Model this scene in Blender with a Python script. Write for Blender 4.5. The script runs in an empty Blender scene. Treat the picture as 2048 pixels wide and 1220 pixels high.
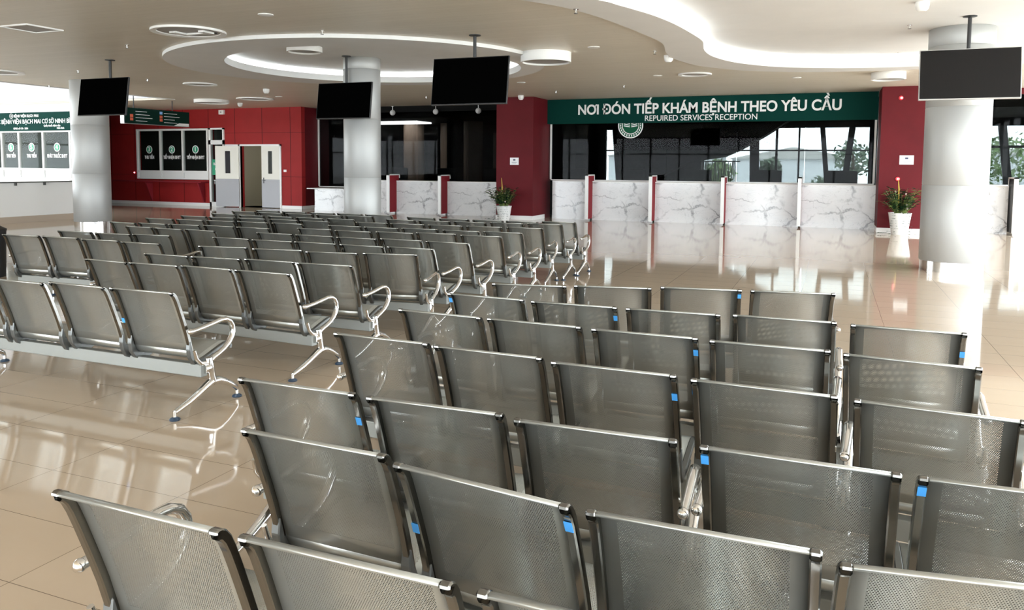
import bpy, bmesh, math, random
from mathutils import Vector, Matrix
R = math.radians
random.seed(7)
sc = bpy.context.scene
COL = sc.collection
# World axes: X runs along the reception counters (to the right), Y runs towards them, Z up, camera above the origin.

# ------------------------------------------------------------------ node helpers
def new_mat(name):
    m = bpy.data.materials.new(name); m.use_nodes = True
    nt = m.node_tree; nt.nodes.clear()
    out = nt.nodes.new('ShaderNodeOutputMaterial')
    return m, nt, out
def N(nt, typ, **kw):
    n = nt.nodes.new(typ)
    for k, v in kw.items():
        if k.startswith('_'): setattr(n, k[1:], v)
        else: n.inputs[k.replace('__', ' ')].default_value = v
    return n
def L(nt, a, b): nt.links.new(a, b)
def rgb(c): return (c[0], c[1], c[2], 1.0)
def math_(nt, op, a, b=None, c=None):
    n = nt.nodes.new('ShaderNodeMath'); n.operation = op
    for i, x in enumerate((a, b, c)):
        if x is None: continue
        if isinstance(x, (int, float)): n.inputs[i].default_value = x
        else: L(nt, x, n.inputs[i])
    return n.outputs[0]
def simple(name, col, rough=.5, metal=0.0, spec=.5, noise=0.0, scale=8.0, coat=0.0, bump=0.0, stretch=None):
    m, nt, out = new_mat(name)
    b = N(nt, 'ShaderNodeBsdfPrincipled')
    b.inputs['Base Color'].default_value = rgb(col); b.inputs['Roughness'].default_value = rough
    b.inputs['Metallic'].default_value = metal; b.inputs['Specular IOR Level'].default_value = spec
    b.inputs['Coat Weight'].default_value = coat
    L(nt, b.outputs[0], out.inputs[0])
    if noise or bump:
        tc = N(nt, 'ShaderNodeTexCoord'); mp = N(nt, 'ShaderNodeMapping')
        if stretch: mp.inputs['Scale'].default_value = stretch
        L(nt, tc.outputs['Object'], mp.inputs[0])
        nz = N(nt, 'ShaderNodeTexNoise', Scale=scale, Detail=3.0); L(nt, mp.outputs[0], nz.inputs['Vector'])
        if noise:
            r = N(nt, 'ShaderNodeMapRange'); L(nt, nz.outputs[0], r.inputs[0])
            r.inputs[1].default_value = .3; r.inputs[2].default_value = .7
            r.inputs[3].default_value = 1 - noise; r.inputs[4].default_value = 1 + noise
            mx = N(nt, 'ShaderNodeVectorMath', _operation='SCALE'); mx.inputs[0].default_value = col
            L(nt, r.outputs[0], mx.inputs['Scale']); L(nt, mx.outputs[0], b.inputs['Base Color'])
        if bump:
            bp = N(nt, 'ShaderNodeBump', Strength=bump, Distance=.002); L(nt, nz.outputs[0], bp.inputs['Height'])
            L(nt, bp.outputs[0], b.inputs['Normal'])
    return m

M = {}
M['chrome'] = simple('chrome', (.72, .71, .69), .13, 1.0)
M['rail'] = simple('polished_rail', (.22, .215, .20), .14, 1.0)
M['bracket'] = simple('cast_bracket', (.14, .145, .14), .38, .7)
M['beam'] = simple('grey_beam_paint', (.24, .25, .235), .35, .2)
M['white'] = simple('white_paint', (.82, .82, .80), .45)
M['ceil_white'] = simple('white_plaster', (.74, .74, .73), .6, noise=.02, scale=2)
M['black'] = simple('black_plastic', (.012, .012, .013), .45)
M['screen'] = simple('screen_glass', (.004, .004, .005), .12, spec=.3)
M['screen_dull'] = simple('screen_matt', (.001, .001, .001), .6, spec=.0)
M['bezel'] = simple('bezel', (.03, .03, .032), .3)
M['bezel_silver'] = simple('bezel_silver', (.5, .5, .5), .3, .8)
M['pole'] = simple('pole_black', (.01, .01, .01), .4)
M['green'] = simple('sign_green', (.002, .040, .032), .7, spec=.08)
M['green_dark'] = simple('sign_green_dark', (.002, .020, .014), .7, spec=.1)
M['green_bright'] = simple('sticker_green', (.03, .34, .18), .5)
M['emb_green'] = simple('emblem_green', (.01, .10, .05), .6, spec=.1)
M['letter'] = simple('letter_white', (.85, .86, .86), .5)
M['blue'] = simple('sticker_blue', (.06, .32, .75), .5)
M['paper'] = simple('paper', (.85, .85, .86), .7)
M['ink'] = simple('ink', (.05, .06, .12), .7)
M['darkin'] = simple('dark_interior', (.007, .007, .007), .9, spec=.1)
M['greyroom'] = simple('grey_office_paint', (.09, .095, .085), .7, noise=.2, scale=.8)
M['darkbrown'] = simple('brown_panel', (.40, .29, .22), .4, noise=.15, scale=6, stretch=(6, 6, .4))
M['steel_kick'] = simple('steel_kick_plate', (.22, .215, .22), .45, .4, noise=.05, scale=40, stretch=(40, 40, 1))
M['doorwhite'] = simple('door_paint', (.70, .68, .60), .4)
M['corridor'] = simple('corridor_paint', (.50, .46, .34), .6)
M['leaf'] = simple('leaf', (.012, .05, .016), .45, noise=.5, scale=30)
M['leaf_light'] = simple('leaf_light', (.16, .22, .06), .45, noise=.4, scale=20)
M['stalk'] = simple('yellow_stalk', (.50, .33, .04), .5)
M['petal'] = simple('petal', (.75, .55, .55), .6)
M['pot'] = simple('white_pot', (.82, .82, .80), .3)
M['soil'] = simple('soil', (.05, .035, .02), .9)
M['red_device'] = simple('red_device', (.55, .02, .03), .3)
M['tree'] = simple('tree_leaves', (.14, .21, .08), .6, noise=.5, scale=3)
M['treefar'] = simple('far_tree_leaves', (.13, .18, .12), .7, noise=.4, scale=3)
M['bark'] = simple('bark', (.10, .07, .05), .9, noise=.3, scale=20)
M['far'] = simple('far_buildings', (.55, .57, .60), .8, noise=.1, scale=2)
M['ground'] = simple('outside_ground', (.55, .54, .50), .9, noise=.2, scale=1)
M['lampglass'] = simple('lamp_diffuser', (.33, .32, .31), .5)
M['grille'] = simple('vent_grille', (.40, .39, .38), .6)
M['globe'] = simple('globe_glass', (.62, .62, .62), .25)
M['cushion'] = simple('black_fabric', (.007, .007, .008), .7, bump=.3, scale=300)
M['bluesign'] = simple('sign_blue', (.25, .45, .8), .5)
M['redsign'] = simple('sign_orange_red', (.6, .12, .06), .5)

def col_steel(name):
    # satin steel sheet skin of the round pillars: slightly brushed
    m, nt, out = new_mat(name)
    b = N(nt, 'ShaderNodeBsdfPrincipled', Roughness=.36, Metallic=.45)
    b.inputs['Base Color'].default_value = (.42, .425, .415, 1)
    tc = N(nt, 'ShaderNodeTexCoord'); mp = N(nt, 'ShaderNodeMapping'); mp.inputs['Scale'].default_value = (1, 1, .03)
    L(nt, tc.outputs['Object'], mp.inputs[0])
    nz = N(nt, 'ShaderNodeTexNoise', Scale=60.0, Detail=2.0); L(nt, mp.outputs[0], nz.inputs['Vector'])
    r = N(nt, 'ShaderNodeMapRange'); L(nt, nz.outputs[0], r.inputs[0]); r.inputs[3].default_value = .46; r.inputs[4].default_value = .56
    L(nt, r.outputs[0], b.inputs['Roughness'])
    L(nt, b.outputs[0], out.inputs[0]); return m
M['column'] = col_steel('column_steel')

def perforated(name, length, width=.482):
    m, nt, out = new_mat(name)
    b = N(nt, 'ShaderNodeBsdfPrincipled', Roughness=.37, Metallic=.85)
    b.inputs['Base Color'].default_value = (.455, .465, .435, 1)
    uv = N(nt, 'ShaderNodeUVMap'); uv.uv_map = 'UVMap'
    s = N(nt, 'ShaderNodeSeparateXYZ'); L(nt, uv.outputs[0], s.inputs[0])
    sx, sy, rad = .0060, .0052, .0019
    v = math_(nt, 'DIVIDE', s.outputs[1], sy); row = math_(nt, 'FLOOR', v)
    off = math_(nt, 'MULTIPLY', math_(nt, 'MODULO', row, 2.0), .5)
    u = math_(nt, 'ADD', math_(nt, 'DIVIDE', s.outputs[0], sx), off)
    fx = math_(nt, 'MULTIPLY', math_(nt, 'SUBTRACT', math_(nt, 'FRACT', u), .5), sx)
    fy = math_(nt, 'MULTIPLY', math_(nt, 'SUBTRACT', math_(nt, 'FRACT', v), .5), sy)
    d2 = math_(nt, 'ADD', math_(nt, 'MULTIPLY', fx, fx), math_(nt, 'MULTIPLY', fy, fy))
    hole = math_(nt, 'LESS_THAN', d2, rad * rad)
    def rng(o, a, c): return math_(nt, 'MULTIPLY', math_(nt, 'GREATER_THAN', o, a), math_(nt, 'LESS_THAN', o, c))
    mask = math_(nt, 'MULTIPLY', rng(s.outputs[0],   .040, width - .040), rng(s.outputs[1], .052, length - .05))
    hole = math_(nt, 'MULTIPLY', hole, mask)
    tr = N(nt, 'ShaderNodeBsdfTransparent'); mx = N(nt, 'ShaderNodeMixShader')
    L(nt, hole, mx.inputs[0]); L(nt, b.outputs[0], mx.inputs[1]); L(nt, tr.outputs[0], mx.inputs[2])
    L(nt, mx.outputs[0], out.inputs[0]); return m

def floor_mat():
    m, nt, out = new_mat('polished_floor_tiles')
    b = N(nt, 'ShaderNodeBsdfPrincipled', Roughness=.06); b.inputs['Specular IOR Level'].default_value = .6
    tc = N(nt, 'ShaderNodeTexCoord'); s = N(nt, 'ShaderNodeSeparateXYZ'); L(nt, tc.outputs['Object'], s.inputs[0])
    tu, tv = .848, .414
    a = math_(nt, 'ADD', math_(nt, 'DIVIDE', math_(nt, 'ADD', s.outputs[0], 2.845), tu), 200)
    c = math_(nt, 'ADD', math_(nt, 'DIVIDE', math_(nt, 'SUBTRACT', s.outputs[1], 2.755), tv), 200)
    fa = math_(nt, 'ABSOLUTE', math_(nt, 'SUBTRACT', math_(nt, 'FRACT', math_(nt, 'ADD', a, .5)), .5))
    fc = math_(nt, 'ABSOLUTE', math_(nt, 'SUBTRACT', math_(nt, 'FRACT', math_(nt, 'ADD', c, .5)), .5))
    j = math_(nt, 'MAXIMUM', math_(nt, 'LESS_THAN', fa, .0016 / tu), math_(nt, 'LESS_THAN', fc, .0016 / tv))
    cv = N(nt, 'ShaderNodeCombineXYZ'); L(nt, math_(nt, 'FLOOR', a), cv.inputs[0]); L(nt, math_(nt, 'FLOOR', c), cv.inputs[1])
    wn = N(nt, 'ShaderNodeTexWhiteNoise'); L(nt, cv.outputs[0], wn.inputs['Vector'])
    mp = N(nt, 'ShaderNodeMapping'); mp.inputs['Scale'].default_value = (.6, 3.5, 1); L(nt, tc.outputs['Object'], mp.inputs[0])
    nz = N(nt, 'ShaderNodeTexNoise', Scale=1.6, Detail=4.0); L(nt, mp.outputs[0], nz.inputs['Vector'])
    val = math_(nt, 'ADD', math_(nt, 'MULTIPLY', wn.outputs[0], .10), math_(nt, 'MULTIPLY', nz.outputs[0], .30))
    cr = N(nt, 'ShaderNodeMix', _data_type='RGBA'); L(nt, val, cr.inputs[0])
    cr.inputs[6].default_value = (.49, .39, .29, 1); cr.inputs[7].default_value = (.62, .515, .40, 1)
    mj = N(nt, 'ShaderNodeMix', _data_type='RGBA'); L(nt, j, mj.inputs[0]); L(nt, cr.outputs[2], mj.inputs[6]); mj.inputs[7].default_value = (.16, .12, .09, 1)
    L(nt, mj.outputs[2], b.inputs['Base Color'])
    L(nt, b.outputs[0], out.inputs[0]); return m
M['floor'] = floor_mat()

def ceiling_mat():
    m, nt, out = new_mat('timber_look_ceiling')
    b = N(nt, 'ShaderNodeBsdfPrincipled', Roughness=.42)
    tc = N(nt, 'ShaderNodeTexCoord'); s = N(nt, 'ShaderNodeSeparateXYZ'); L(nt, tc.outputs['Object'], s.inputs[0])
    pl = math_(nt, 'DIVIDE', s.outputs[1], .16); row = math_(nt, 'FLOOR', pl)
    wn = N(nt, 'ShaderNodeTexWhiteNoise', _noise_dimensions='1D'); L(nt, row, wn.inputs['W'])
    xo = math_(nt, 'ADD', s.outputs[0], math_(nt, 'MULTIPLY', wn.outputs[0], 37.0))
    cv = N(nt, 'ShaderNodeCombineXYZ'); L(nt, math_(nt, 'MULTIPLY', xo, .35), cv.inputs[0]); L(nt, math_(nt, 'MULTIPLY', s.outputs[1], 5.0), cv.inputs[1])
    nz = N(nt, 'ShaderNodeTexNoise', Scale=2.4, Detail=4.0); L(nt, cv.outputs[0], nz.inputs['Vector'])
    jl = math_(nt, 'LESS_THAN', math_(nt, 'FRACT', pl), .02)
    je = math_(nt, 'LESS_THAN', math_(nt, 'FRACT', math_(nt, 'DIVIDE', xo, 2.4)), .0015)
    val = math_(nt, 'ADD', math_(nt, 'MULTIPLY', wn.outputs[0], .16), math_(nt, 'MULTIPLY', nz.outputs[0], .8))
    cr = N(nt, 'ShaderNodeMix', _data_type='RGBA'); L(nt, val, cr.inputs[0])
    cr.inputs[6].default_value = (.63, .58, .48, 1); cr.inputs[7].default_value = (.78, .73, .63, 1)
    mj = N(nt, 'ShaderNodeMix', _data_type='RGBA'); L(nt, math_(nt, 'MULTIPLY', math_(nt, 'MAXIMUM', jl, je), .30), mj.inputs[0])
    L(nt, cr.outputs[2], mj.inputs[6]); mj.inputs[7].default_value = (.20, .16, .12, 1)
    L(nt, mj.outputs[2], b.inputs['Base Color']); L(nt, b.outputs[0], out.inputs[0]); return m
M['timber'] = ceiling_mat()

def marble_mat():
    m, nt, out = new_mat('veined_marble')
    b = N(nt, 'ShaderNodeBsdfPrincipled', Roughness=.14)
    tc = N(nt, 'ShaderNodeTexCoord')
    nz = N(nt, 'ShaderNodeTexNoise', Scale=1.5, Detail=5.0, Roughness=.6); L(nt, tc.outputs['Object'], nz.inputs['Vector'])
    ad = N(nt, 'ShaderNodeVectorMath', _operation='MULTIPLY_ADD'); L(nt, nz.outputs[1], ad.inputs[0]); ad.inputs[1].default_value = (.8, .8, .8); L(nt, tc.outputs['Object'], ad.inputs[2])
    rot = N(nt, 'ShaderNodeMapping'); rot.inputs['Rotation'].default_value = (0, R(42), 0); rot.inputs['Scale'].default_value = (1.0, 1, 2.3); L(nt, ad.outputs[0], rot.inputs[0])
    vo = N(nt, 'ShaderNodeTexVoronoi', _feature='DISTANCE_TO_EDGE', Scale=.75); L(nt, rot.outputs[0], vo.inputs['Vector'])
    r = N(nt, 'ShaderNodeMapRange'); L(nt, vo.outputs[0], r.inputs[0]); r.inputs[1].default_value = 0; r.inputs[2].default_value = .045; r.inputs[3].default_value = 1; r.inputs[4].default_value = 0
    nz2 = N(nt, 'ShaderNodeTexNoise', Scale=2.2, Detail=6.0); L(nt, tc.outputs['Object'], nz2.inputs['Vector'])
    r2 = N(nt, 'ShaderNodeMapRange'); L(nt, nz2.outputs[0], r2.inputs[0]); r2.inputs[1].default_value = .36; r2.inputs[2].default_value = .60
    vein = math_(nt, 'MULTIPLY', r.outputs[0], r2.outputs[0])
    vo2 = N(nt, 'ShaderNodeTexVoronoi', _feature='DISTANCE_TO_EDGE', Scale=3.1); L(nt, rot.outputs[0], vo2.inputs['Vector'])
    r3 = N(nt, 'ShaderNodeMapRange'); L(nt, vo2.outputs[0], r3.inputs[0]); r3.inputs[2].default_value = .035; r3.inputs[3].default_value = .4; r3.inputs[4].default_value = 0
    vein = math_(nt, 'MAXIMUM', vein, math_(nt, 'MULTIPLY', r3.outputs[0], r2.outputs[0]))
    c1 = N(nt, 'ShaderNodeMix', _data_type='RGBA'); L(nt, nz2.outputs[0], c1.inputs[0]); c1.inputs[6].default_value = (.80, .80, .79, 1); c1.inputs[7].default_value = (.62, .63, .64, 1)
    c2 = N(nt, 'ShaderNodeMix', _data_type='RGBA'); L(nt, vein, c2.inputs[0]); L(nt, c1.outputs[2], c2.inputs[6]); c2.inputs[7].default_value = (.20, .20, .21, 1)
    L(nt, c2.outputs[2], b.inputs['Base Color']); L(nt, b.outputs[0], out.inputs[0]); return m
M['marble'] = marble_mat()

def redpanel_mat(name, pw, ph, col, x0=0.0):
    m, nt, out = new_mat(name)
    b = N(nt, 'ShaderNodeBsdfPrincipled', Roughness=.6); b.inputs['Specular IOR Level'].default_value = .2
    tc = N(nt, 'ShaderNodeTexCoord'); s = N(nt, 'ShaderNodeSeparateXYZ'); L(nt, tc.outputs['Object'], s.inputs[0])
    fa = math_(nt, 'FRACT', math_(nt, 'ADD', math_(nt, 'DIVIDE', math_(nt, 'SUBTRACT', s.outputs[0], x0), pw), 100.0))
    fc = math_(nt, 'FRACT', math_(nt, 'ADD', math_(nt, 'DIVIDE', s.outputs[2], ph), .28))
    j = math_(nt, 'MAXIMUM', math_(nt, 'LESS_THAN', fa, .022 / pw), math_(nt, 'LESS_THAN', fc, .010 / ph))
    nz = N(nt, 'ShaderNodeTexNoise', Scale=2.0, Detail=4.0); L(nt, tc.outputs['Object'], nz.inputs['Vector'])
    cr = N(nt, 'ShaderNodeMix', _data_type='RGBA'); L(nt, nz.outputs[0], cr.inputs[0])
    cr.inputs[6].default_value = rgb([c * .85 for c in col]); cr.inputs[7].default_value = rgb([c * 1.15 for c in col])
    mj = N(nt, 'ShaderNodeMix', _data_type='RGBA'); L(nt, j, mj.inputs[0]); L(nt, cr.outputs[2], mj.inputs[6]); mj.inputs[7].default_value = rgb([c * .22 for c in col])
    L(nt, mj.outputs[2], b.inputs['Base Color']); L(nt, b.outputs[0], out.inputs[0]); return m
M['red'] = redpanel_mat('red_wall_panels', 1.22, 1.55, (.30, .018, .018), -.45)
M['redplain'] = simple('maroon_paint', (.11, .007, .011), .6, spec=.2, noise=.08, scale=2)
M['maroon'] = simple('maroon_laminate', (.24, .018, .026), .6, spec=.15)

def glass_mat(name, tint, refl=.9):
    m, nt, out = new_mat(name)
    tr = N(nt, 'ShaderNodeBsdfTransparent'); tr.inputs[0].default_value = rgb(tint)
    gl = N(nt, 'ShaderNodeBsdfGlossy', Roughness=.02); gl.inputs[0].default_value = (.9, .9, .9, 1)
    fr = N(nt, 'ShaderNodeFresnel', IOR=1.5); ge = N(nt, 'ShaderNodeNewGeometry')
    L(nt, math_(nt, 'SUBTRACT', 1.5, math_(nt, 'MULTIPLY', ge.outputs['Backfacing'], 1.5 - 1 / 1.5)), fr.inputs['IOR'])
    f = math_(nt, 'MULTIPLY', fr.outputs[0], refl)
    mx = N(nt, 'ShaderNodeMixShader'); L(nt, f, mx.inputs[0]); L(nt, tr.outputs[0], mx.inputs[1]); L(nt, gl.outputs[0], mx.inputs[2])
    L(nt, mx.outputs[0], out.inputs[0]); return m
M['glass'] = glass_mat('clear_glass', (.80, .83, .82), .12)
M['glass_tint'] = glass_mat('tinted_glass', (.38, .39, .39), .07)
def emit(name, col, s):
    m, nt, out = new_mat(name); e = N(nt, 'ShaderNodeEmission', Strength=s); e.inputs[0].default_value = rgb(col); L(nt, e.outputs[0], out.inputs[0]); return m
M['reflection_glow'] = emit('reflected_opening_glow', (1, 1, 1), 6.0)
M['led'] = emit('led_strip', (.95, 1, 1.02), 10.0)
M['led_red'] = emit('red_indicator', (1, .25, .3), 4.0)
M['fairy'] = emit('fairy_light', (1, .95, .8), 4.0)

def skylight_mat():
    m, nt, out = new_mat('translucent_skylight')
    a = N(nt, 'ShaderNodeBsdfTranslucent'); a.inputs[0].default_value = (.42, .42, .42, 1)
    b = N(nt, 'ShaderNodeBsdfDiffuse'); b.inputs[0].default_value = (.8, .8, .8, 1)
    mx = N(nt, 'ShaderNodeMixShader', Fac=.35); L(nt, a.outputs[0], mx.inputs[1]); L(nt, b.outputs[0], mx.inputs[2]); L(nt, mx.outputs[0], out.inputs[0]); return m
M['skylight'] = skylight_mat()

# ------------------------------------------------------------------ mesh builder
class MB:
    def __init__(s): s.bm = bmesh.new()
    def box(s, x0, x1, y0, y1, z0, z1, bev=0.0):
        r = bmesh.ops.create_cube(s.bm, size=1.0)
        vs = r['verts']
        for v in vs: v.co = Vector(((x0 + x1) / 2 + v.co.x * (x1 - x0), (y0 + y1) / 2 + v.co.y * (y1 - y0), (z0 + z1) / 2 + v.co.z * (z1 - z0)))
        if bev:
            es = list({e for v in vs for e in v.link_edges})
            bmesh.ops.bevel(s.bm, geom=es, offset=bev, segments=2, affect='EDGES', profile=.5)
        return s
    def prism(s, pts, axis, a, b):
        # pts 2-D polygon; axis 'x': pts are (y,z) swept x a..b; 'y': (x,z); 'z': (x,y)
        def mk(p, t):
            return Vector((t, p[0], p[1])) if axis == 'x' else Vector((p[0], t, p[1])) if axis == 'y' else Vector((p[0], p[1], t))
        A = [s.bm.verts.new(mk(p, a)) for p in pts]; B = [s.bm.verts.new(mk(p, b)) for p in pts]
        n = len(pts)
        s.bm.faces.new(A); s.bm.faces.new(list(reversed(B)))
        for i in range(n): s.bm.faces.new((A[i], B[i], B[(i + 1) % n], A[(i + 1) % n]))
        return s
    def tube(s, pts, rad, seg=10, flat=1.0, caps=True):
        pts = [Vector(p) for p in pts]; n = len(pts)
        if isinstance(rad, (int, float)): rad = [rad] * n
        rings = []; side = None
        for i, p in enumerate(pts):
            t = (pts[min(i + 1, n - 1)] - pts[max(i - 1, 0)]).normalized()
            if side is None:
                ref = Vector((1, 0, 0)) if abs(t.x) < .8 else Vector((0, 0, 1))
                side = (ref - t * ref.dot(t)).normalized()
            else: side = (side - t * side.dot(t)).normalized()
            up = t.cross(side)
            rings.append([s.bm.verts.new(p + side * math.cos(2 * math.pi * k / seg) * rad[i] * flat + up * math.sin(2 * math.pi * k / seg) * rad[i]) for k in range(seg)])
        for a, b in zip(rings, rings[1:]):
            for k in range(seg): s.bm.faces.new((a[k], a[(k + 1) % seg], b[(k + 1) % seg], b[k]))
        if caps: s.bm.faces.new(list(reversed(rings[0]))); s.bm.faces.new(rings[-1])
        return s
    def lathe(s, prof, c=(0, 0, 0), seg=32, caps=True):
        rings = []
        for r, z in prof:
            rings.append([s.bm.verts.new((c[0] + r * math.cos(2 * math.pi * k / seg), c[1] + r * math.sin(2 * math.pi * k / seg), c[2] + z)) for k in range(seg)])
        for a, b in zip(rings, rings[1:]):
            for k in range(seg): s.bm.faces.new((a[k], a[(k + 1) % seg], b[(k + 1) % seg], b[k]))
        if caps: s.bm.faces.new(list(reversed(rings[0]))); s.bm.faces.new(rings[-1])
        return s
    def ball(s, c, r, seg=16):
        bmesh.ops.create_uvsphere(s.bm, u_segments=seg, v_segments=max(6, seg // 2), radius=r, matrix=Matrix.Translation(c)); return s
    def quad(s, a, b, c, d): s.bm.faces.new([s.bm.verts.new(p) for p in (a, b, c, d)]); return s
    def build(s, name, mat, parent=None, smooth=False, loc=None, rot=None, recalc=True):
        if recalc: bmesh.ops.recalc_face_normals(s.bm, faces=s.bm.faces)
        me = bpy.data.meshes.new(name); s.bm.to_mesh(me); s.bm.free()
        me.materials.append(mat)
        if smooth:
            for p in me.polygons: p.use_smooth = True
            try: me.set_sharp_from_angle(angle=R(40))
            except Exception: pass
        o = bpy.data.objects.new(name, me); COL.objects.link(o)
        if loc: o.location = loc
        if rot: o.rotation_euler = rot
        if parent: o.parent = parent
        return o
def tag(o, label=None, cat=None, group=None, kind=None):
    if label: o['label'] = label
    if cat: o['category'] = cat
    if group: o['group'] = group
    if kind: o['kind'] = kind
    return o
def empty(name, loc=(0, 0, 0), rz=0.0):
    o = bpy.data.objects.new(name, None); COL.objects.link(o); o.location = loc; o.rotation_euler = (0, 0, rz)
    o.empty_display_size = .1; return o
def struct(name, mb, mat, parent=None, **kw):
    o = mb.build(name, mat, parent, **kw)
    if not parent: o['kind'] = 'structure'
    return o
def children(o): return [c for c in bpy.data.objects if c.parent == o]
def copy_tree(o, parent=None, kids=None):
    c = o.copy(); COL.objects.link(c); c.parent = parent
    for ch in kids[o]: copy_tree(ch, c, kids)
    return c
def kidmap(o, d=None):
    d = {} if d is None else d
    d[o] = children(o)
    for c in d[o]: kidmap(c, d)
    return d
def text(name, body, size, mat, parent, loc, rot=(R(90), 0, 0), align='CENTER', bold=0.0, sx=1.0, ext=.004):
    c = bpy.data.curves.new(name, 'FONT'); c.body = body; c.size = size; c.align_x = align; c.align_y = 'CENTER'
    c.offset = bold; c.extrude = ext; c.materials.append(mat)
    o = bpy.data.objects.new(name, c); COL.objects.link(o); o.location = loc; o.rotation_euler = rot; o.scale = (sx, 1, 1)
    o.parent = parent
    bpy.context.view_layer.update()
    me = bpy.data.meshes.new_from_object(o.evaluated_get(bpy.context.evaluated_depsgraph_get())); me.name = name
    if not me.materials: me.materials.append(mat)
    q = bpy.data.objects.new(name, me); COL.objects.link(q); q.parent = parent
    q.location = o.location; q.rotation_euler = o.rotation_euler; q.scale = o.scale
    bpy.data.objects.remove(o); q.name = name
    return q
def catmull(pts, closed=False, n=6):
    P = [Vector((p[0], p[1], 0)) for p in pts]; out = []; m = len(P)
    rngk = range(m) if closed else range(m - 1)
    for i in rngk:
        p0 = P[(i - 1) % m] if closed or i > 0 else P[i]; p1 = P[i]; p2 = P[(i + 1) % m]
        p3 = P[(i + 2) % m] if closed or i + 2 < m else p2
        for k in range(n):
            t = k / n
            q = .5 * ((2 * p1) + (-p0 + p2) * t + (2 * p0 - 5 * p1 + 4 * p2 - p3) * t * t + (-p0 + 3 * p1 - 3 * p2 + p3) * t ** 3)
            out.append((q.x, q.y))
    if not closed: out.append((P[-1].x, P[-1].y))
    return out

# ------------------------------------------------------------------ room heights
ZC = 3.55      # timber ceiling
ZB = 3.49      # underside of the white ceiling bands
ZU = 3.73      # raised white ceilings
YC = 22.1      # face of the counters

# floor
m = MB(); m.box(-34, 6.4, -9, 23.4, -.12, 0); struct('floor', m, M['floor'])
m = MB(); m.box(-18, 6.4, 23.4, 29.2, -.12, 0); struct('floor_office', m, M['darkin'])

# ceiling: timber plate with two cut-outs
def ell(c, a, b, ang, n=96):
    ca, sa = math.cos(ang), math.sin(ang)
    return [(c[0] + a * math.cos(t) * ca - b * math.sin(t) * sa, c[1] + a * math.cos(t) * sa + b * math.sin(t) * ca) for t in [2 * math.pi * k / n for k in range(n)]]
RING = ell((-8.64, 13.18), 3.70, 3.45, R(-13))
RINGI = ell((-8.36, 13.38), 2.86, 2.80, R(-13))
OUT = [(-3.39, 8.49), (-3.19, 8.8), (-2.98, 9.26), (-2.76, 10.12), (-2.57, 11.36), (-2.5, 12.02), (-2.52, 12.49), (-2.63, 13.22), (-2.66, 13.92), (-2.55, 14.6), (-2.38, 15.19), (-1.99, 15.82), (-1.57, 16.3), (-0.84, 16.73), (-0.19, 16.95), (0.63, 17.06), (1.43, 17.07)]
INN = [(-2.55, 8.8), (-2.41, 9.15), (-2.28, 9.52), (-2.14, 9.98), (-2.01, 10.66), (-1.92, 11.51), (-1.88, 12.19), (-1.94, 12.7), (-2.0, 13.25), (-1.97, 13.96), (-1.77, 14.72), (-1.47, 15.27), (-0.98, 15.84), (-0.27, 16.24), (0.44, 16.48), (1.4, 16.57)]
SO = catmull([(5.6, 12.0), (5.6, 4.0), (4.6, 1.0), (1.0, -.6), (-3.0, .2), (-5.2, 2.5), (-5.0, 5.5), (-4.1, 7.4)] + OUT + [(2.9, 16.85), (4.4, 16.0), (5.3, 14.4)], True, 4)
SI = catmull([(5.1, 11.8), (5.1, 4.2), (4.1, 1.5), (1.0, 0.1), (-2.6, .9), (-4.5, 2.8), (-4.3, 5.2), (-3.3, 7.6)] + INN + [(2.7, 16.3), (4.1, 15.5), (4.9, 14.0)], True, 4)
def fill(loops, z, flip=False):
    bm = bmesh.new(); es = []
    for lp in loops:
        vs = [bm.verts.new((x, y, z)) for x, y in lp]
        for i in range(len(vs)): es.append(bm.edges.new((vs[i], vs[(i + 1) % len(vs)])))
    bmesh.ops.triangle_fill(bm, edges=es, use_beauty=True, use_dissolve=False)
    return bm
def slab(name, loops, z0, z1, mat, structure=True, parent=None):
    # solid plate with holes: bottom at z0, top at z1
    bm = fill(loops, z0)
    faces = list(bm.faces)
    r = bmesh.ops.extrude_face_region(bm, geom=faces)
    for v in [g for g in r['geom'] if isinstance(g, bmesh.types.BMVert)]: v.co.z = z1
    mb = MB(); mb.bm.free(); mb.bm = bm
    o = mb.build(name, mat, parent)
    if structure: o['kind'] = 'structure'
    return o
PLATE = [(-18.9, -8.6), (6.4, -8.6), (6.4, 24), (-34, 24), (-34, 18.6), (-18.9, 18.6)]
slab('ceiling', [PLATE, RING, SO], ZC, ZC + .25, M['timber'])
slab('ceiling_ring_band', [RING, RINGI], ZB, ZB + .13, M['ceil_white'])
slab('ceiling_curved_band', [SO, SI], ZB, ZB + .13, M['ceil_white'])
def offset_scale(lp, c, k): return [(c[0] + (x - c[0]) * k, c[1] + (y - c[1]) * k) for x, y in lp]
# set-back upright above each opening with an LED strip lying in the cove, then the raised ceiling
CR, CS = (-8.36, 13.38), (1.4, 8.5)
slab('trim_1', [offset_scale(RINGI, CR, 1.13), offset_scale(RINGI, CR, 1.10)], ZB + .13, ZU, M['ceil_white'])
slab('trim_2', [offset_scale(SI, CS, 1.060), offset_scale(SI, CS, 1.045)], ZB + .13, ZU, M['ceil_white'])
o = slab('cove_light_strip', [offset_scale(RINGI, CR, 1.085), offset_scale(RINGI, CR, 1.07)], ZB + .131, ZB + .143, M['led'], False)
tag(o, 'thin light strip lying in the cove of the oval ceiling recess', 'cove light')
o = slab('cove_light_strip', [offset_scale(SI, CS, 1.038), offset_scale(SI, CS, 1.030)], ZB + .131, ZB + .143, M['led'], False)
tag(o, 'thin light strip lying in the cove of the large curved ceiling recess', 'cove light')
m = MB(); m.prism(offset_scale(RINGI, (-8.36, 13.38), 1.13), 'z', ZU, ZU + .1); struct('ceiling_round_recess', m, M['ceil_white'])
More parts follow.
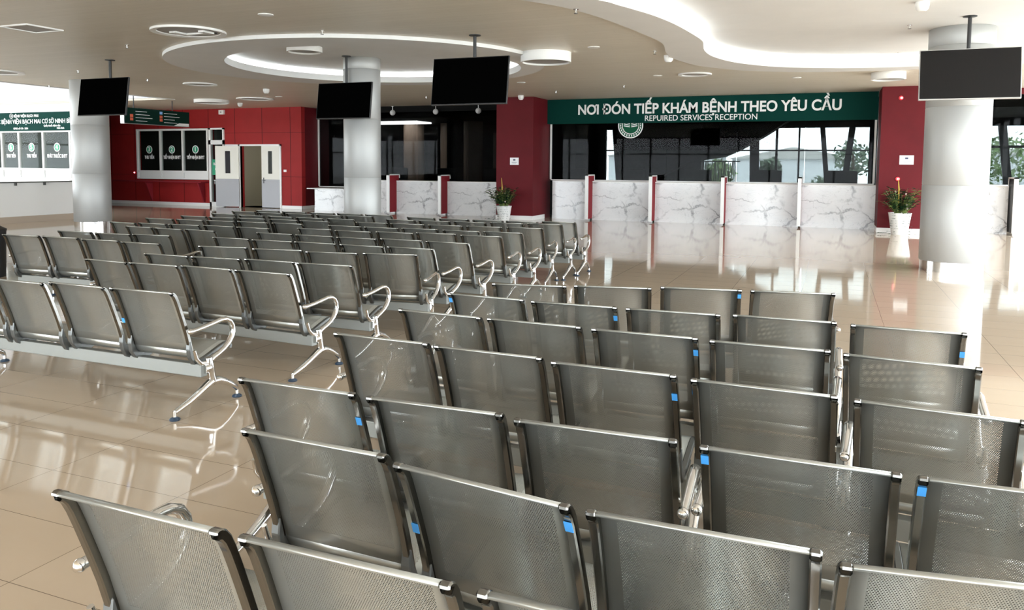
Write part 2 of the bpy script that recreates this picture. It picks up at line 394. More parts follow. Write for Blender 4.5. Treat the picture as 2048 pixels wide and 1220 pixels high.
m = MB(); m.prism(offset_scale(SI, CS, 1.060), 'z', ZU, ZU + .1); struct('ceiling_curved_recess', m, M['ceil_white'])
m = MB(); m.box(-34, -18.9, -2.0, 18.6, ZC + .06, ZC + .12); struct('ceiling_left', m, M['skylight'])
m = MB(); m.box(-18.98, -18.88, -2.0, 18.6, ZC - .02, ZC + .3); m.box(-34, -18.9, -2.1, -2.0, ZC, ZC + .3); struct('trim_6', m, M['ceil_white'])
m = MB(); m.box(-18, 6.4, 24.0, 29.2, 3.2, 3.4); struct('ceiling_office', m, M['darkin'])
# roof slab over everything keeps daylight out from above
m = MB(); m.box(-18.9, 6.6, -8.6, 29.4, 4.0, 4.2); m.box(-34.2, -18.9, 18.6, 29.4, 4.0, 4.2); struct('roof', m, M['ceil_white'])

# ------------------------------------------------------------------ round steel pillars
def round_pillar(n, x, y, r, ztop, seams):
    t = empty('pillar_%d' % n, (x, y, 0)); t['kind'] = 'structure'
    zs = [.15] + seams + [ztop]
    for a, b in zip(zs, zs[1:]):
        m = MB(); m.lathe([(r - .006, a), (r, a + .008), (r, b - .008), (r - .006, b)], seg=64); m.build('cladding', M['column'], t, smooth=True)
    m = MB(); m.lathe([(r - .012, .0), (r - .012, .16)], seg=64); m.build('plinth', M['chrome'], t, smooth=True)
round_pillar(1, -16.74, 13.8, .42, ZC, [1.31, 2.48])
round_pillar(2, -8.94, 13.74, .375, ZU, [1.32, 2.50, 3.50])
round_pillar(3, 1.79, 13.9, .457, ZU, [1.33, 2.53, 3.45])

# ------------------------------------------------------------------ red walls and red pillars
def wall_with_holes(name, x0, x1, y0, y1, z0, z1, holes, mat):
    loops = [[(x0, z0), (x1, z0), (x1, z1), (x0, z1)]]
    for a, b, c, d in holes: loops.append([(a, c), (b, c), (b, d), (a, d)])
    bm = bmesh.new(); es = []
    for lp in loops:
        vs = [bm.verts.new((x, y0, z)) for x, z in lp]
        for i in range(4): es.append(bm.edges.new((vs[i], vs[(i + 1) % 4])))
    bmesh.ops.triangle_fill(bm, edges=es, use_beauty=True, use_dissolve=False)
    r = bmesh.ops.extrude_face_region(bm, geom=list(bm.faces))
    for v in [g for g in r['geom'] if isinstance(g, bmesh.types.BMVert)]: v.co.y = y1
    mb = MB(); mb.bm.free(); mb.bm = bm
    return struct(name, mb, mat)
m = MB()
for x0, x1, z0, z1 in ((-34, -24.72, 0, ZC), (-24.72, -21.15, 0, .95), (-24.72, -20.45, 2.86, ZC), (-21.15, -21.10, 0, 2.86), (-20.45, -19.73, 0, ZC), (-19.73, -17.97, 2.22, ZC), (-17.97, -17.05, 0, ZC)): m.box(x0, x1, 22.4, 22.6, z0, z1)
struct('wall_back_left', m, M['red'])
m = MB(); m.box(-17.25, -17.05, 22.6, 24.0, 0, ZC); struct('wall_back_corner', m, M['redplain'])
m = MB(); m.box(-34, -21.12, 22.38, 22.4, 0, .11); struct('baseboard_back_left', m, M['white'])
m = MB(); m.box(-17.95, -17.03, 22.38, 22.4, 0, .11); m.box(-17.05, -17.03, 22.38, 24.0, 0, .11); struct('baseboard_back_corner', m, M['white'])
# room and corridor behind the left red wall
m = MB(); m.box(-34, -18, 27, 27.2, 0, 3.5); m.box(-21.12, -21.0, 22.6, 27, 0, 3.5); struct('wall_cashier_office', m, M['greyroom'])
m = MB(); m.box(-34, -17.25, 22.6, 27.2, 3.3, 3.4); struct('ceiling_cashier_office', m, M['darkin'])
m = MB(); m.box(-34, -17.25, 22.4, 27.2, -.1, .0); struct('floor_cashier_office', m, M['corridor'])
m = MB(); m.box(-20.0, -17.3, 24.6, 24.7, 0, 2.6); m.box(-20.1, -20.0, 22.6, 24.7, 0, 2.6); m.box(-17.4, -17.3, 22.6, 24.6, 0, 2.6); m.box(-20.1, -17.3, 22.62, 24.7, 2.6, 2.7); struct('wall_corridor', m, M['corridor'])

M['fill_glow'] = emit('dim_fill_emitter', (1, 1, .95), 2.2)
def fill_lamp(x, y, z, w, h, label, st='fill_glow'):  # unseen glowing panels, added to brighten the rooms behind the openings
    m = MB(); m.box(-w, w, -h, h, -.03, 0); o = m.build('fill_panel', M[st], loc=(x, y, z)); tag(o, label, 'ceiling light'); return o
fill_lamp(-18.8, 23.5, 2.6, .3, .3, 'added fill panel lighting the corridor behind the double door')
fill_lamp(-24.5, 24.5, 3.3, .6, .3, 'added fill panel lighting the office behind cashier windows')
fill_lamp(-26.0, 19.4, 3.3, .4, .2, 'added fill panel lighting the white booth on the left')

def red_pillar(n, x0, x1):
    m = MB(); m.box(x0, x1, 21.1, 22.6, 0, ZC); o = struct('wall_pillar_%d' % n, m, M['redplain'])
    m = MB(); m.box(x0 - .012, x1 + .012, 21.085, 22.1, 0, .12); struct('baseboard_pillar_%d' % n, m, M['white'])
red_pillar(1, -9.12, -7.97)
red_pillar(2, 1.08, 2.35)

# cashier windows 3 2 1 in the red wall
def number_badge(parent, x, y, z, num, line, r=.15, tw=.8):
    m = MB(); m.lathe([(r, 0), (r, .004)], seg=32); o = m.build('number_sticker', M['letter'], parent, loc=(x, y, z), rot=(R(90), 0, 0))
    m = MB(); m.lathe([(r * .78, .0), (r * .78, .003)], seg=32); m.build('number_sticker_disc', M['green_bright'], parent, loc=(x, y - .005, z), rot=(R(90), 0, 0))
    text('number', num, r * 1.5, M['letter'], parent, (x, y - .011, z), bold=.006)
    text('lettering', line, .17, M['letter'], parent, (x, y - .006, z - .30), bold=.004, sx=.62)
def cashier_windows(n, x0, x1, y, z0, z1, xs, nums, lines, zsill, last=None):
    w = empty('window_%d' % n, (0, 0, 0)); w['kind'] = 'structure'
    f = MB(); t = .07
    f.box(x0, x1, y - .03, y + .08, z1 - t, z1); f.box(x0, x1, y - .03, y + .08, zsill, zsill + t); f.box(x0, x1, y - .03, y + .08, z0, z0 + .05)
    for x in xs: f.box(x - t / 2, x + t / 2, y - .032, y + .08, z0, z1)
    f.build('window_frame', M['white'], w)
    p = MB()
    for a, b in zip(xs, xs[1:]): p.box(a + t / 2 + .02, b - t / 2 - .02, y, y + .02, z0 + .05, zsill)
    p.build('sill_panel', M['white'], w)
    for i, (a, b) in enumerate(zip(xs, xs[1:])):
        g = MB(); g.box(a + t / 2, b - t / 2, y + .02, y + .026, zsill + t, z1 - t); pn = g.build('pane', M['glass'], w)
        if nums[i]: number_badge(pn, (a + b) / 2, y + .012, 2.08, nums[i], lines[i])
    return w
cashier_windows(1, -24.70, -21.17, 22.38, .97, 2.85, [-24.66, -23.50, -22.40, -21.21], ['3', '2', '1'], ['THU TIỀN', 'TIẾP NHẬN BHYT', 'TIẾP NHẬN BHYT'], 1.22)
# red shelf on brackets under the windows
sh = empty('wall_shelf', (-23.9, 22.2, .9)); tag(sh, 'long red writing shelf on brackets under the cashier windows', 'shelf')
m = MB(); m.box(-27.0, -21.2, 22.0, 22.38, .86, .90); o = m.build('shelf_board', M['maroon'], sh); o.location = (23.9, -22.2, -.9)
for x in (-24.0, -21.45):
    m = MB(); m.prism([(22.38, .86), (22.05, .86), (22.36, .12), (22.38, .12)], 'x', x, x + .06); o = m.build('bracket', M['maroon'], sh); o.location = (23.9, -22.2, -.9)

# things standing in the dim cashier office behind the windows
def simple_desk(x, y, w, label):
    t = empty('desk', (x, y, 0)); tag(t, label, 'desk')
    m = MB(); m.box(-w / 2, w / 2, -.3, .3, .72, .76, .004); m.build('desk_top', M['bracket'], t)
    for sx in (-1, 1):
        m = MB(); m.box(sx * (w / 2 - .04) - .02, sx * (w / 2 - .04) + .02, -.28, .28, 0, .72); m.build('side_panel', M['black'], t)
simple_desk(-23.0, 24.6, 3.2, 'grey desk inside the office behind cashier windows 3 2 1')

m = MB(); m.prism([(-25, 3.0), (-22.6, 1.4), (-22.2, 1.4), (-20.9, 3.0)], 'y', 26.2, 26.5); o = m.build('display_panel', M['bracket']); tag(o, 'grey slanted panel seen inside the cashier office', 'panel')
# white glazed door and transom beside the cashier windows
d = empty('door_1', (0, 0, 0)); d['kind'] = 'structure'
m = MB(); a, b = -21.13, -20.43
m.box(a, a + .09, 22.34, 22.46, 0, 2.86); m.box(b - .06, b, 22.34, 22.46, 0, 2.86)
m.box(a, b, 22.34, 22.46, 2.80, 2.86); m.box(a, b, 22.34, 22.46, 2.26, 2.42); m.box(a, b, 22.34, 22.46, 0, .16); m.build('door_frame', M['white'], d)
m = MB(); m.box(a + .09, b - .06, 22.40, 22.41, .16, 2.26); m.build('door_pane', M['glass'], d)
m = MB(); m.box(a + .09, b - .06, 22.40, 22.41, 2.42, 2.80); m.build('transom_pane', M['glass'], d)
m = MB(); m.box(a + .10, b - .07, 22.39, 22.398, 1.15, 1.72); o = m.build('notice', M['green_bright'], d)
text('lettering', 'BẢNG', .13, M['letter'], o, (-20.78, 22.385, 1.55), bold=.004)
text('lettering', 'GIÁ', .13, M['letter'], o, (-20.78, 22.385, 1.36), bold=.004)
text('door_lettering', 'THU', .22, M['letter'], d, (-20.80, 22.385, .88), bold=.003, sx=.7)

# double door with one leaf swung out
def leaf(parent, name, w, h=2.2):
    l = empty(name, (0, 0, 0)); l.parent = parent
    bm_ = MB(); 
    lp = [(0, 1.02), (w, 1.02), (w, h), (0, h)]
    bm = bmesh.new(); es = []
    hx0, hx1 = w * .36, w * .58
    for q in (lp, [(hx0, 1.22), (hx1, 1.22), (hx1, 2.02), (hx0, 2.02)]):
        vs = [bm.verts.new((x, -.022, z)) for x, z in q]
        for i in range(4): es.append(bm.edges.new((vs[i], vs[(i + 1) % 4])))
    bmesh.ops.triangle_fill(bm, edges=es, use_beauty=True)
    r = bmesh.ops.extrude_face_region(bm, geom=list(bm.faces))
    for v in [g for g in r['geom'] if isinstance(g, bmesh.types.BMVert)]: v.co.y = .022
    bm_.bm.free(); bm_.bm = bm; bm_.build('door_panel', M['doorwhite'], l)
    k = MB(); k.box(0, w, -.024, .024, .02, 1.02); k.build('kick_plate', M['steel_kick'], l)
    g = MB(); g.box(hx0, hx1, -.004, .004, 1.22, 2.02); g.build('vision_pane', M['glass_tint'], l)
    return l
def lever(parent, x, z, sgn):
    h = MB(); h.box(x - .02, x + .02, -.03, -.022, z - .1, z + .1); h.tube([(x, -.03, z), (x, -.075, z), (x + sgn * .11, -.075, z)], .010, 8); h.build('door_handle', M['black'], parent, smooth=True)
d = empty('door_2', (0, 0, 0)); d['kind'] = 'structure'
m = MB(); m.box(-19.79, -19.73, 22.36, 22.5, 0, 2.26); m.box(-17.97, -17.91, 22.36, 22.5, 0, 2.26); m.box(-20.4, -17.91, 22.36, 22.5, 2.2, 2.26); m.build('door_frame', M['white'], d)
l = leaf(d, 'door_leaf', .80); l.location = (-18.77, 22.40, 0); lever(l, .09, .98, 1)
l = leaf(d, 'door_leaf', .84); l.location = (-19.76, 22.35, 0); l.rotation_euler = (0, 0, math.atan2(22.06 - 22.35, -20.50 + 19.76)); lever(l, .74, .98, -1)
m = MB(); m.box(-20.10, -20.06, 21.98, 22.02, 1.2, 2.1)

# small wall items
def wall_box(name, x, y, z, w, h, dpt, mat, label, cat, rnd=.004):
    m = MB(); m.box(-w / 2, w / 2, -dpt, 0, -h / 2, h / 2, rnd); o = m.build(name, mat, loc=(x, y, z)); tag(o, label, cat); return o
wall_box('light_switch', -17.76, 22.4, 1.33, .12, .08, .012, M['white'], 'small white switch plate on red wall right of the double door', 'switch')
o = wall_box('emergency_light', -20.5, 22.4, 3.42, .22, .16, .09, M['white'], 'white box lamp high on the red wall above the double door', 'emergency light')
m = MB(); m.lathe([(.03, 0), (.03, .02)], seg=12); m.build('lens', M['grille'], o, loc=(0, -.09, 0), rot=(R(90), 0, 0))
def alarm(x, y, z, label):
    t = empty('alarm_button', (x, y, z)); tag(t, label, 'alarm')
    m = MB(); m.lathe([(.055, 0), (.055, .02), (.045, .03)], seg=20); m.build('housing', M['red_device'], t, rot=(R(90), 0, 0), smooth=True)
    m = MB(); m.ball((0, 0, 0), .028, 12); m.build('indicator_lamp', M['led_red'], t, loc=(.012, -.035, 0), smooth=True)
alarm(-24.86, 22.4, 1.2, 'round red alarm button on red wall left of cashier windows')
alarm(1.49, 21.1, 1.32, 'round red alarm button on red pillar above the potted plant')
alarm(1.49, 21.1, 3.27, 'small red alarm high on the red pillar near the ceiling')
def notice(x, z, w, h, label):
    m = MB(); m.box(-w / 2, w / 2, -.008, 0, -h / 2, h / 2); o = m.build('paper_notice', M['paper'], loc=(x, 21.1, z)); tag(o, label, 'notice')
    m = MB(); m.box(-.035, .035, -.010, -.008, .02, .06); m.box(-w * .3, w * .3, -.010, -.008, -.03, -.022); m.box(-w * .22, w * .22, -.010, -.008, -.06, -.054); m.build('print', M['ink'], o)
notice(-8.55, 1.70, .27, .21, 'white paper notice taped to the left red pillar above its potted plant')
notice(1.67, 1.78, .31, .22, 'white paper notice on the right red pillar between sign and round pillar')

# ------------------------------------------------------------------ booth on the left: windows 6 5 4
m = MB(); m.box(-34, -22.95, 18.7, 18.9, 0, 1.0); m.box(-34, -22.95, 18.7, 18.9, 2.66, ZC + .06); m.box(-23.5, -22.95, 18.7, 18.9, 1.0, 2.66); m.box(-23.60, -23.45, 18.7, 19.95, 0, ZC); struct('wall_left_booth', m, M['white'])
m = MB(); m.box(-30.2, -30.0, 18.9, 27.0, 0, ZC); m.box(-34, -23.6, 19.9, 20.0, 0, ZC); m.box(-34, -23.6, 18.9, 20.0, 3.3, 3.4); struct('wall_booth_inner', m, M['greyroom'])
cashier_windows(2, -29.3, -23.5, 18.66, 1.0, 2.66, [-29.2, -27.95, -26.93, -26.06, -24.87, -23.58], ['', '7', '6', '5', '4'], ['', 'THU TIỀN', 'THU TIỀN', 'THU TIỀN', 'PHÁT THUỐC BHYT'], 1.30)
m = MB(); m.box(-29.3, -23.5, 18.52, 18.66, .96, 1.0); struct('trim_3', m, M['white'])
bs = empty('booth_sign', (-26.4, 18.6, 2.95)); tag(bs, 'wide dark green hospital sign above the white booth windows on the left', 'sign')
m = MB(); m.box(-3.1, 3.44, -.06, .06, -.31, .31); m.build('sign_board', M['green'], bs)
def mesh_width(o): xs = [v.co.x for v in o.data.vertices]; return max(xs) - min(xs)
t1_ = text('lettering', '⊕ BỆNH VIỆN BẠCH MAI', .125, M['letter'], bs, (.80, -.066, .19), bold=.002); t1_.scale = (1.42 / mesh_width(t1_), 1, 1)
part = text('lettering', 'BỆNH VIỆN BẠCH MAI CƠ SỞ NINH B', .2, M['letter'], bs, (0, 0, 0), bold=.003); pw_ = mesh_width(part); bpy.data.objects.remove(part)
full = text('lettering', 'ĐỐC BỆNH VIỆN BẠCH MAI CƠ SỞ NINH BÌNH', .205, M['letter'], bs, (0, -.066, -.005), bold=.003); k_ = 3.2 / pw_
pre = text('lettering', 'ĐỐC B', .205, M['letter'], bs, (0, 0, 0), bold=.003); pr_ = mesh_width(pre) - .13; bpy.data.objects.remove(pre)
full.scale = (k_, 1, 1); full.location.x = (-26.75 + 26.4) - pr_ * k_ + mesh_width(full) * k_ / 2
text('lettering', 'Quầy thuốc bệnh viện', .085, M['letter'], bs, (2.15, -.066, -.15), bold=.002)
text('lettering', 'GPKD số 178 - 2024', .085, M['letter'], bs, (.62, -.066, -.235), bold=.002)
text('lettering', 'Ninh Bình', .085, M['letter'], bs, (2.55, -.066, -.235), bold=.002)
# white parapet with rail and tan skirting in front of the booth
m = MB(); m.box(-19.66, -19.5, 9.0, 15.9, 0, 1.05); struct('wall_left_parapet', m, M['white'])
m = MB(); m.box(-19.66, -19.5, -8.5, 8.2, 0, ZC + .1); struct('wall_left_added', m, M['ceil_white'])  # unseen wall, added to keep facade stripes out of the floor reflection
m = MB(); m.box(-19.5, -19.47, 9.0, 15.9, 0, .17); struct('baseboard_left', m, simple('tan_skirting', (.46, .38, .30), .4))
hr = empty('handrail', (-19.45, 12.0, 1.06)); tag(hr, 'thin dark handrail on small brackets along the white parapet', 'handrail')
m = MB(); m.box(-.02, .02, -2.9, 3.85, -.02, .012); m.build('rail_bar', M['bracket'], hr)
for y in (-1.2, .3, 1.8, 2.6): 
    m = MB(); m.box(-.05, .01, y - .02, y + .02, -.09, -.02); m.build('bracket', M['bracket'], hr)
m = MB(); m.lathe([(.17, 0), (.19, .62), (.20, .66), (.06, .74)], seg=24); o = m.build('waste_bin', M['black'], loc=(-10.74, 7.22, 0), smooth=True); tag(o, 'black bin at the left edge beside the bench ends', 'bin')

# ------------------------------------------------------------------ reception counters
def counter_bay(x0, x1, ztop, label, y=YC, low=False):
    t = empty('counter_bay', ((x0 + x1) / 2, y, 0)); tag(t, label, 'counter', 'marble-fronted reception counter bays'); w = (x1 - x0) / 2
    m = MB(); m.box(-w, w, 0, .04, .10, ztop - .03); m.build('marble_front', M['marble'], t)
    m = MB(); m.box(-w, w, -.015, .05, 0, .10); m.build('plinth', M['marble'], t)
    if low: m = MB(); m.box(-w - .25, w, -.10, .75, ztop - .03, ztop, .004); m.build('countertop', M['white'], t)
    else: m = MB(); m.box(-w, w, -.01, .75, ztop - .03, ztop, .004); m.build('countertop', M['white'], t)
    return t
names = ['first', 'second', 'third', 'fourth', 'fifth']
edges = [-7.72, -6.51, -4.66, -2.70, -.75, 1.07]
lab = ['marble counter bay beside the left red pillar, under the sign', 'marble counter bay under the round emblem, between two maroon dividers', 'marble counter bay in the middle under the green sign', 'marble counter bay in front of the bright back windows, next to last', 'marble counter bay touching the right red pillar']
for i in range(5): counter_bay(edges[i] + (.0 if i == 0 else .03), edges[i + 1] - .03 * (i < 4), 1.14, lab[i])
ed = [-15.05, -13.12, -11.27, -9.13]
lab = ['marble counter bay behind the middle round steel pillar', 'marble counter bay between the two dark maroon dividers left of the potted plant', 'marble counter bay touching the left side of the left red pillar']
for i in range(3): counter_bay(ed[i] + .03 * (i > 0), ed[i + 1] - .03 * (i < 2), 1.06, lab[i])
counter_bay(-16.3, -15.08, .76, 'low marble counter with overhanging white top at far left end', low=True)
counter_bay(2.36, 4.0, 1.16, 'marble counter bay right of the right round pillar, before the black divider')
counter_bay(4.12, 6.15, 1.16, 'marble counter bay at the right picture edge beyond the black divider')
def divider(x, z, label, face, front='white'):
    t = empty('counter_divider', (x, 21.95, 0)); tag(t, label, 'divider', 'upright dividers between counter bays')
    m = MB(); m.box(-.045, .045, -.35, -.30, .05, z); m.box(-.045, .045, -.35, .35, z - .035, z); m.box(-.045, .045, .30, .35, 1.14, z); m.build('edge_frame', M[front], t)
    m = MB(); m.box(-.035, .035, -.30, .30, .05, z - .035); m.build('divider_panel', M[face], t)
divider(-6.51, 1.33, 'white-edged maroon divider nearest the left red pillar, under the sign', 'maroon')
divider(-4.66, 1.33, 'white-edged maroon divider right of the round emblem', 'maroon')
divider(-2.70, 1.33, 'white-edged maroon divider left of the bright back windows', 'maroon')
divider(-.75, 1.33, 'slim white divider seen edge-on between the last two sign bays', 'maroon')
divider(-13.12, 1.27, 'dark maroon divider just right of the middle round pillar', 'maroon')
divider(-11.27, 1.27, 'dark maroon divider between middle round pillar and left potted plant', 'maroon')
divider(4.06, 1.38, 'black-faced divider with white front right of the right round pillar', 'black')

# glazing over the counters
def glazing(n, x0, x1, y, z0, z1, joints, tint='glass_tint'):
    w = empty('window_%d' % n, (0, 0, 0)); w['kind'] = 'structure'
    xs = [x0] + joints + [x1]
    for a, b in zip(xs, xs[1:]):
        m = MB(); m.box(a + .004, b - .004, y, y + .012, z0, z1); m.build('pane', M[tint], w)
    f = MB(); f.box(x0 - .02, x0 + .03, y - .03, y + .05, z0, z1); f.box(x1 - .03, x1 + .02, y - .03, y + .05, z0, z1); f.box(x0, x1, y - .01, y + .03, z0 - .03, z0)
    f.build('window_frame', M['white'], w)
glazing(3, -7.90, 1.03, 22.45, 1.17, 2.9, [-6.15, -4.4, -2.45, -.68])
glazing(4, 2.40, 6.2, 22.45, 1.19, 3.4, [4.4])
glazing(5, -16.98, -9.14, 23.3, .79, 3.35, [-14.9, -13.0, -11.1])
m = MB(); m.box(-17.0, -9.12, 23.2, 23.4, 3.35, ZC); struct('trim_4', m, M['darkin'])
m = MB(); m.box(2.35, 6.2, 22.4, 22.6, 3.4, ZC); struct('trim_5', m, M['redplain'])

# ------------------------------------------------------------------ the big reception sign
rs = empty('reception_sign', (-3.46, 22.35, 3.17)); tag(rs, 'long dark green sign with white lettering above the reception counters', 'sign')
m = MB(); m.box(-4.51, 4.52, -.06, .06, -.345, .375); m.build('sign_board', M['green'], rs)
tx = text('lettering', 'NOI ĐÓN TIẾP KHÁM BỆNH THEO YÊU CẦU', .395, M['letter'], rs, (.05, -.068, .045), bold=.010)
def width_of(o): xs = [v.co.x for v in o.data.vertices]; return max(xs) - min(xs)
fw_ = width_of(tx); tx.scale = (7.19 / fw_, 1, 1)
t2 = text('lettering', 'NO', .395, M['letter'], rs, (0, 0, 0), bold=.010); hw_ = width_of(t2) * 7.19 / fw_; bpy.data.objects.remove(t2)
hx = .05 - 7.19 / 2 + hw_ - .035; hz = .045 + .115
m = MB(); m.prism([(hx - .02, hz - .015), (hx + .012, hz - .02), (hx + .05, hz + .01), (hx + .062, hz + .05), (hx + .028, hz + .055), (hx + .022, hz + .03), (hx - .005, hz + .01)], 'y', -.072, -.064); m.build('letter_horn', M['letter'], rs)
text('lettering', 'REPUIRED SERVICES RECEPTION', .225, M['letter'], rs, (0, -.068, -.225), bold=.001, sx=.965)
em = empty('round_emblem', (-5.45, 22.43, 2.76)); tag(em, 'round green and white emblem on the glass, half hidden by the sign', 'emblem')
m = MB(); m.lathe([(.37, 0), (.37, .006)], seg=48); m.build('disc', M['emb_green'], em, rot=(R(90), 0, 0))
def ring2(r0, r1, z, t, a0=0, a1=360, seg=48):
    m = MB(); n = seg
    for k in range(n):
        a = R(a0 + (a1 - a0) * k / n); b = R(a0 + (a1 - a0) * (k + 1) / n)
        pts = [(r0 * math.cos(a), r0 * math.sin(a)), (r1 * math.cos(a), r1 * math.sin(a)), (r1 * math.cos(b), r1 * math.sin(b)), (r0 * math.cos(b), r0 * math.sin(b))]
        m.prism(pts, 'z', z, z + t)
    return m
ring2(.34, .37, .006, .003).build('rim', M['letter'], em, rot=(R(90), 0, 0)); ring2(.235, .255, .006, .003).build('rim', M['letter'], em, rot=(R(90), 0, 0))
m = MB()
for k in range(26):
    a = 2 * math.pi * k / 26; c, s_ = math.cos(a) * .297, math.sin(a) * .297
    m.box(c - .014, c + .014, s_ - .026, s_ + .026, .006, .009)
m.build('emblem_lettering', M['letter'], em, rot=(R(90), 0, 0))
m = MB()
for sx in (-1, 1):
    for k in range(3): m.prism([(sx * .02, -.05 + k * .045), (sx * .20, -.02 + k * .055), (sx * .20, .005 + k * .055), (sx * .02, -.025 + k * .045)], 'z', .006, .009)
m.build('emblem_figure', M['letter'], em, rot=(R(90), 0, 0))

# ------------------------------------------------------------------ offices behind the glass
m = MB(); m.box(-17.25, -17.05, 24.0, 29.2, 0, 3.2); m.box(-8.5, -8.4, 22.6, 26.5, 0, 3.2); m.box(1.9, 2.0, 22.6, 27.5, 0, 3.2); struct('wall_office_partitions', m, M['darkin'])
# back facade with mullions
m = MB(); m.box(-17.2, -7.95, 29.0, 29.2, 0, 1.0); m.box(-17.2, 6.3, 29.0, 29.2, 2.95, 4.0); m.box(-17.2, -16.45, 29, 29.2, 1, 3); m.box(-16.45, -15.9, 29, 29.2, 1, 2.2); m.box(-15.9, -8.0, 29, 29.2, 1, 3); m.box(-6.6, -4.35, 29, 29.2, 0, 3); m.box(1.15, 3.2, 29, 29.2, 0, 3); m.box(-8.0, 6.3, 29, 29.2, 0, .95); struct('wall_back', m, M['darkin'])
w = empty('window_6', (0, 0, 0)); w['kind'] = 'structure'
m = MB()
for x, t, sl in ((-4.35, .05, 0), (-2.55, .16, .02), (-1.81, .04, 0), (-1.07, .03, 0), (-.23, .08, .10), (.51, .10, -.10), (-7.25, .10, 0), (4.0, .06, 0), (5.1, .12, .12), (6.2, .08, 0)):
    m.prism([(x - t + sl, .95), (x + t + sl, .95), (x + t - sl, 2.95), (x - t - sl, 2.95)], 'y', 28.96, 29.04)
m.box(-8, 1.2, 28.98, 29.03, 2.14, 2.19); m.box(3.2, 6.2, 28.98, 29.03, 2.24, 2.32); m.build('window_frame', M['black'], w)
m = MB(); m.box(-4.35, 1.2, 29.06, 29.07, .95, 2.95); m.build('pane', M['glass'], w)
m = MB(); m.box(3.2, 6.2, 29.06, 29.07, .95, 2.95); m.build('pane', M['glass'], w)
m = MB(); m.box(-8.0, -6.6, 29.06, 29.07, .95, 2.95); m.build('pane', M['glass'], w)
# stair flight in the office and slatted blind under it
st = empty('staircase', (-4.2, 27.6, 0)); tag(st, 'dark sloping staircase seen through the glass before the bright windows', 'staircase')
m = MB(); pts = [(-3.0, .9), (-1.6, 1.15), (-.35, 1.75), (.75, 1.93), (1.25, 2.15), (2.05, 2.62), (2.4, 2.85), (2.9, 3.19), (-3.2, 3.19)]
m.prism(pts, 'y', 0, .9); m.build('flight', M['darkin'], st)
bl = empty('vertical_blind', (-3.8, 28.7, 1.0)); tag(bl, 'slanting slatted blind below the dark staircase behind the glass', 'blind')
m = MB()
for k in range(15):
    x = -.55 + k * .085; s_ = .05 * math.sin(k * 1.7)
    m.prism([(x, 0), (x + .03, 0), (x + .03 + s_, .75), (x + s_, .75)], 'y', 0, .01)
m.build('slats', M['white'], bl)
m = MB(); m.box(-.6, .8, -.01, .03, .75, .79); m.build('head_rail', M['black'], bl)
# brown columns and wood panelling in the office left of the plant
for i, (x, y, r, mt, lb) in enumerate(((-15.2, 27.0, .40, 'darkbrown', 'brown clad column behind glass, first right of the middle round pillar'), (-14.05, 27.6, .26, 'darkbrown', 'slim brown clad column behind glass, second from the middle round pillar'), (-12.45, 25.1, .30, 'darkin', 'black column close behind the glass above the maroon dividers'), (-12.6, 26.8, .42, 'darkbrown', 'wide brown clad column just right of the black column behind glass'))):
    m = MB(); m.lathe([(r, 0), (r, 3.2)], seg=32); o = m.build('office_column', M[mt], loc=(x, y, 0), smooth=True); tag(o, lb, 'column', 'columns inside the glazed office')
cb = empty('wood_cabinet', (-11.0, 27.2, 0)); tag(cb, 'tall brown panelled cabinet inside the office left of the red pillar', 'cabinet')
m = MB(); m.box(-.9, 1.6, 0, .5, 0, 2.8, .01); m.build('carcass', M['darkbrown'], cb)
for k in range(4):
    m = MB(); m.box(-.88 + k * .62, -.30 + k * .62, -.02, 0, .1, 2.7, .005); m.build('cabinet_door', M['darkbrown'], cb)
m = MB(); m.box(-16.6, -14.2, 25.4, 26.6, 3.13, 3.19, .01); o = m.build('reflection_stand_in', M['reflection_glow']); tag(o, 'glowing stand-in for a mirrored ceiling opening, inside the office behind middle round pillar', 'ceiling light')  # glowing panel stands in for a ceiling opening reflected in the glass
fl = MB()
for k in range(22):
    fl.ball((random.uniform(-.2, .2), 0, 1.0 + k * .055), .014, 6)
o = fl.build('fairy_lights', M['fairy'], loc=(-15.85, 24.2, .25)); tag(o, 'string of tiny fairy lights glowing behind glass left of middle pillar', 'fairy lights', kind='stuff')
m = MB(); m.box(-.35, .35, 0, .05, .9, 2.2); o = m.build('pinboard', M['bracket'], loc=(-15.9, 24.4, .2)); tag(o, 'dark grey board behind the tiny fairy lights', 'board')

# office chairs behind the counters
def office_chair():
    t = empty('office_chair', (0, 0, 0))
    m = MB(); m.box(-.40, .40, -.05, .05, .62, 1.50, .045); m.build('backrest', M['cushion'], t, smooth=True)
    m = MB(); m.box(-.32, .32, .02, .52, .44, .54, .03); m.build('seat', M['cushion'], t, smooth=True)
    for s_ in (-1, 1):
        m = MB(); m.tube([(s_ * .36, .05, .5), (s_ * .38, .08, .72), (s_ * .38, .36, .72), (s_ * .36, .40, .5)], .018, 8); m.build('armrest', M['black'], t, smooth=True)
    m = MB(); m.lathe([(.03, .08), (.03, .44)], c=(0, .27, 0), seg=12); m.build('gas_post', M['chrome'], t, smooth=True)
    m = MB()
    for k in range(5):
        a = 2 * math.pi * k / 5; m.tube([(0, .27, .10), (.30 * math.cos(a), .27 + .30 * math.sin(a), .06)], [.025, .016], 8); m.ball((.30 * math.cos(a), .27 + .30 * math.sin(a), .03), .03, 8)
    m.build('base', M['black'], t, smooth=True)
    return t
oc = office_chair(); km = kidmap(oc); first = True
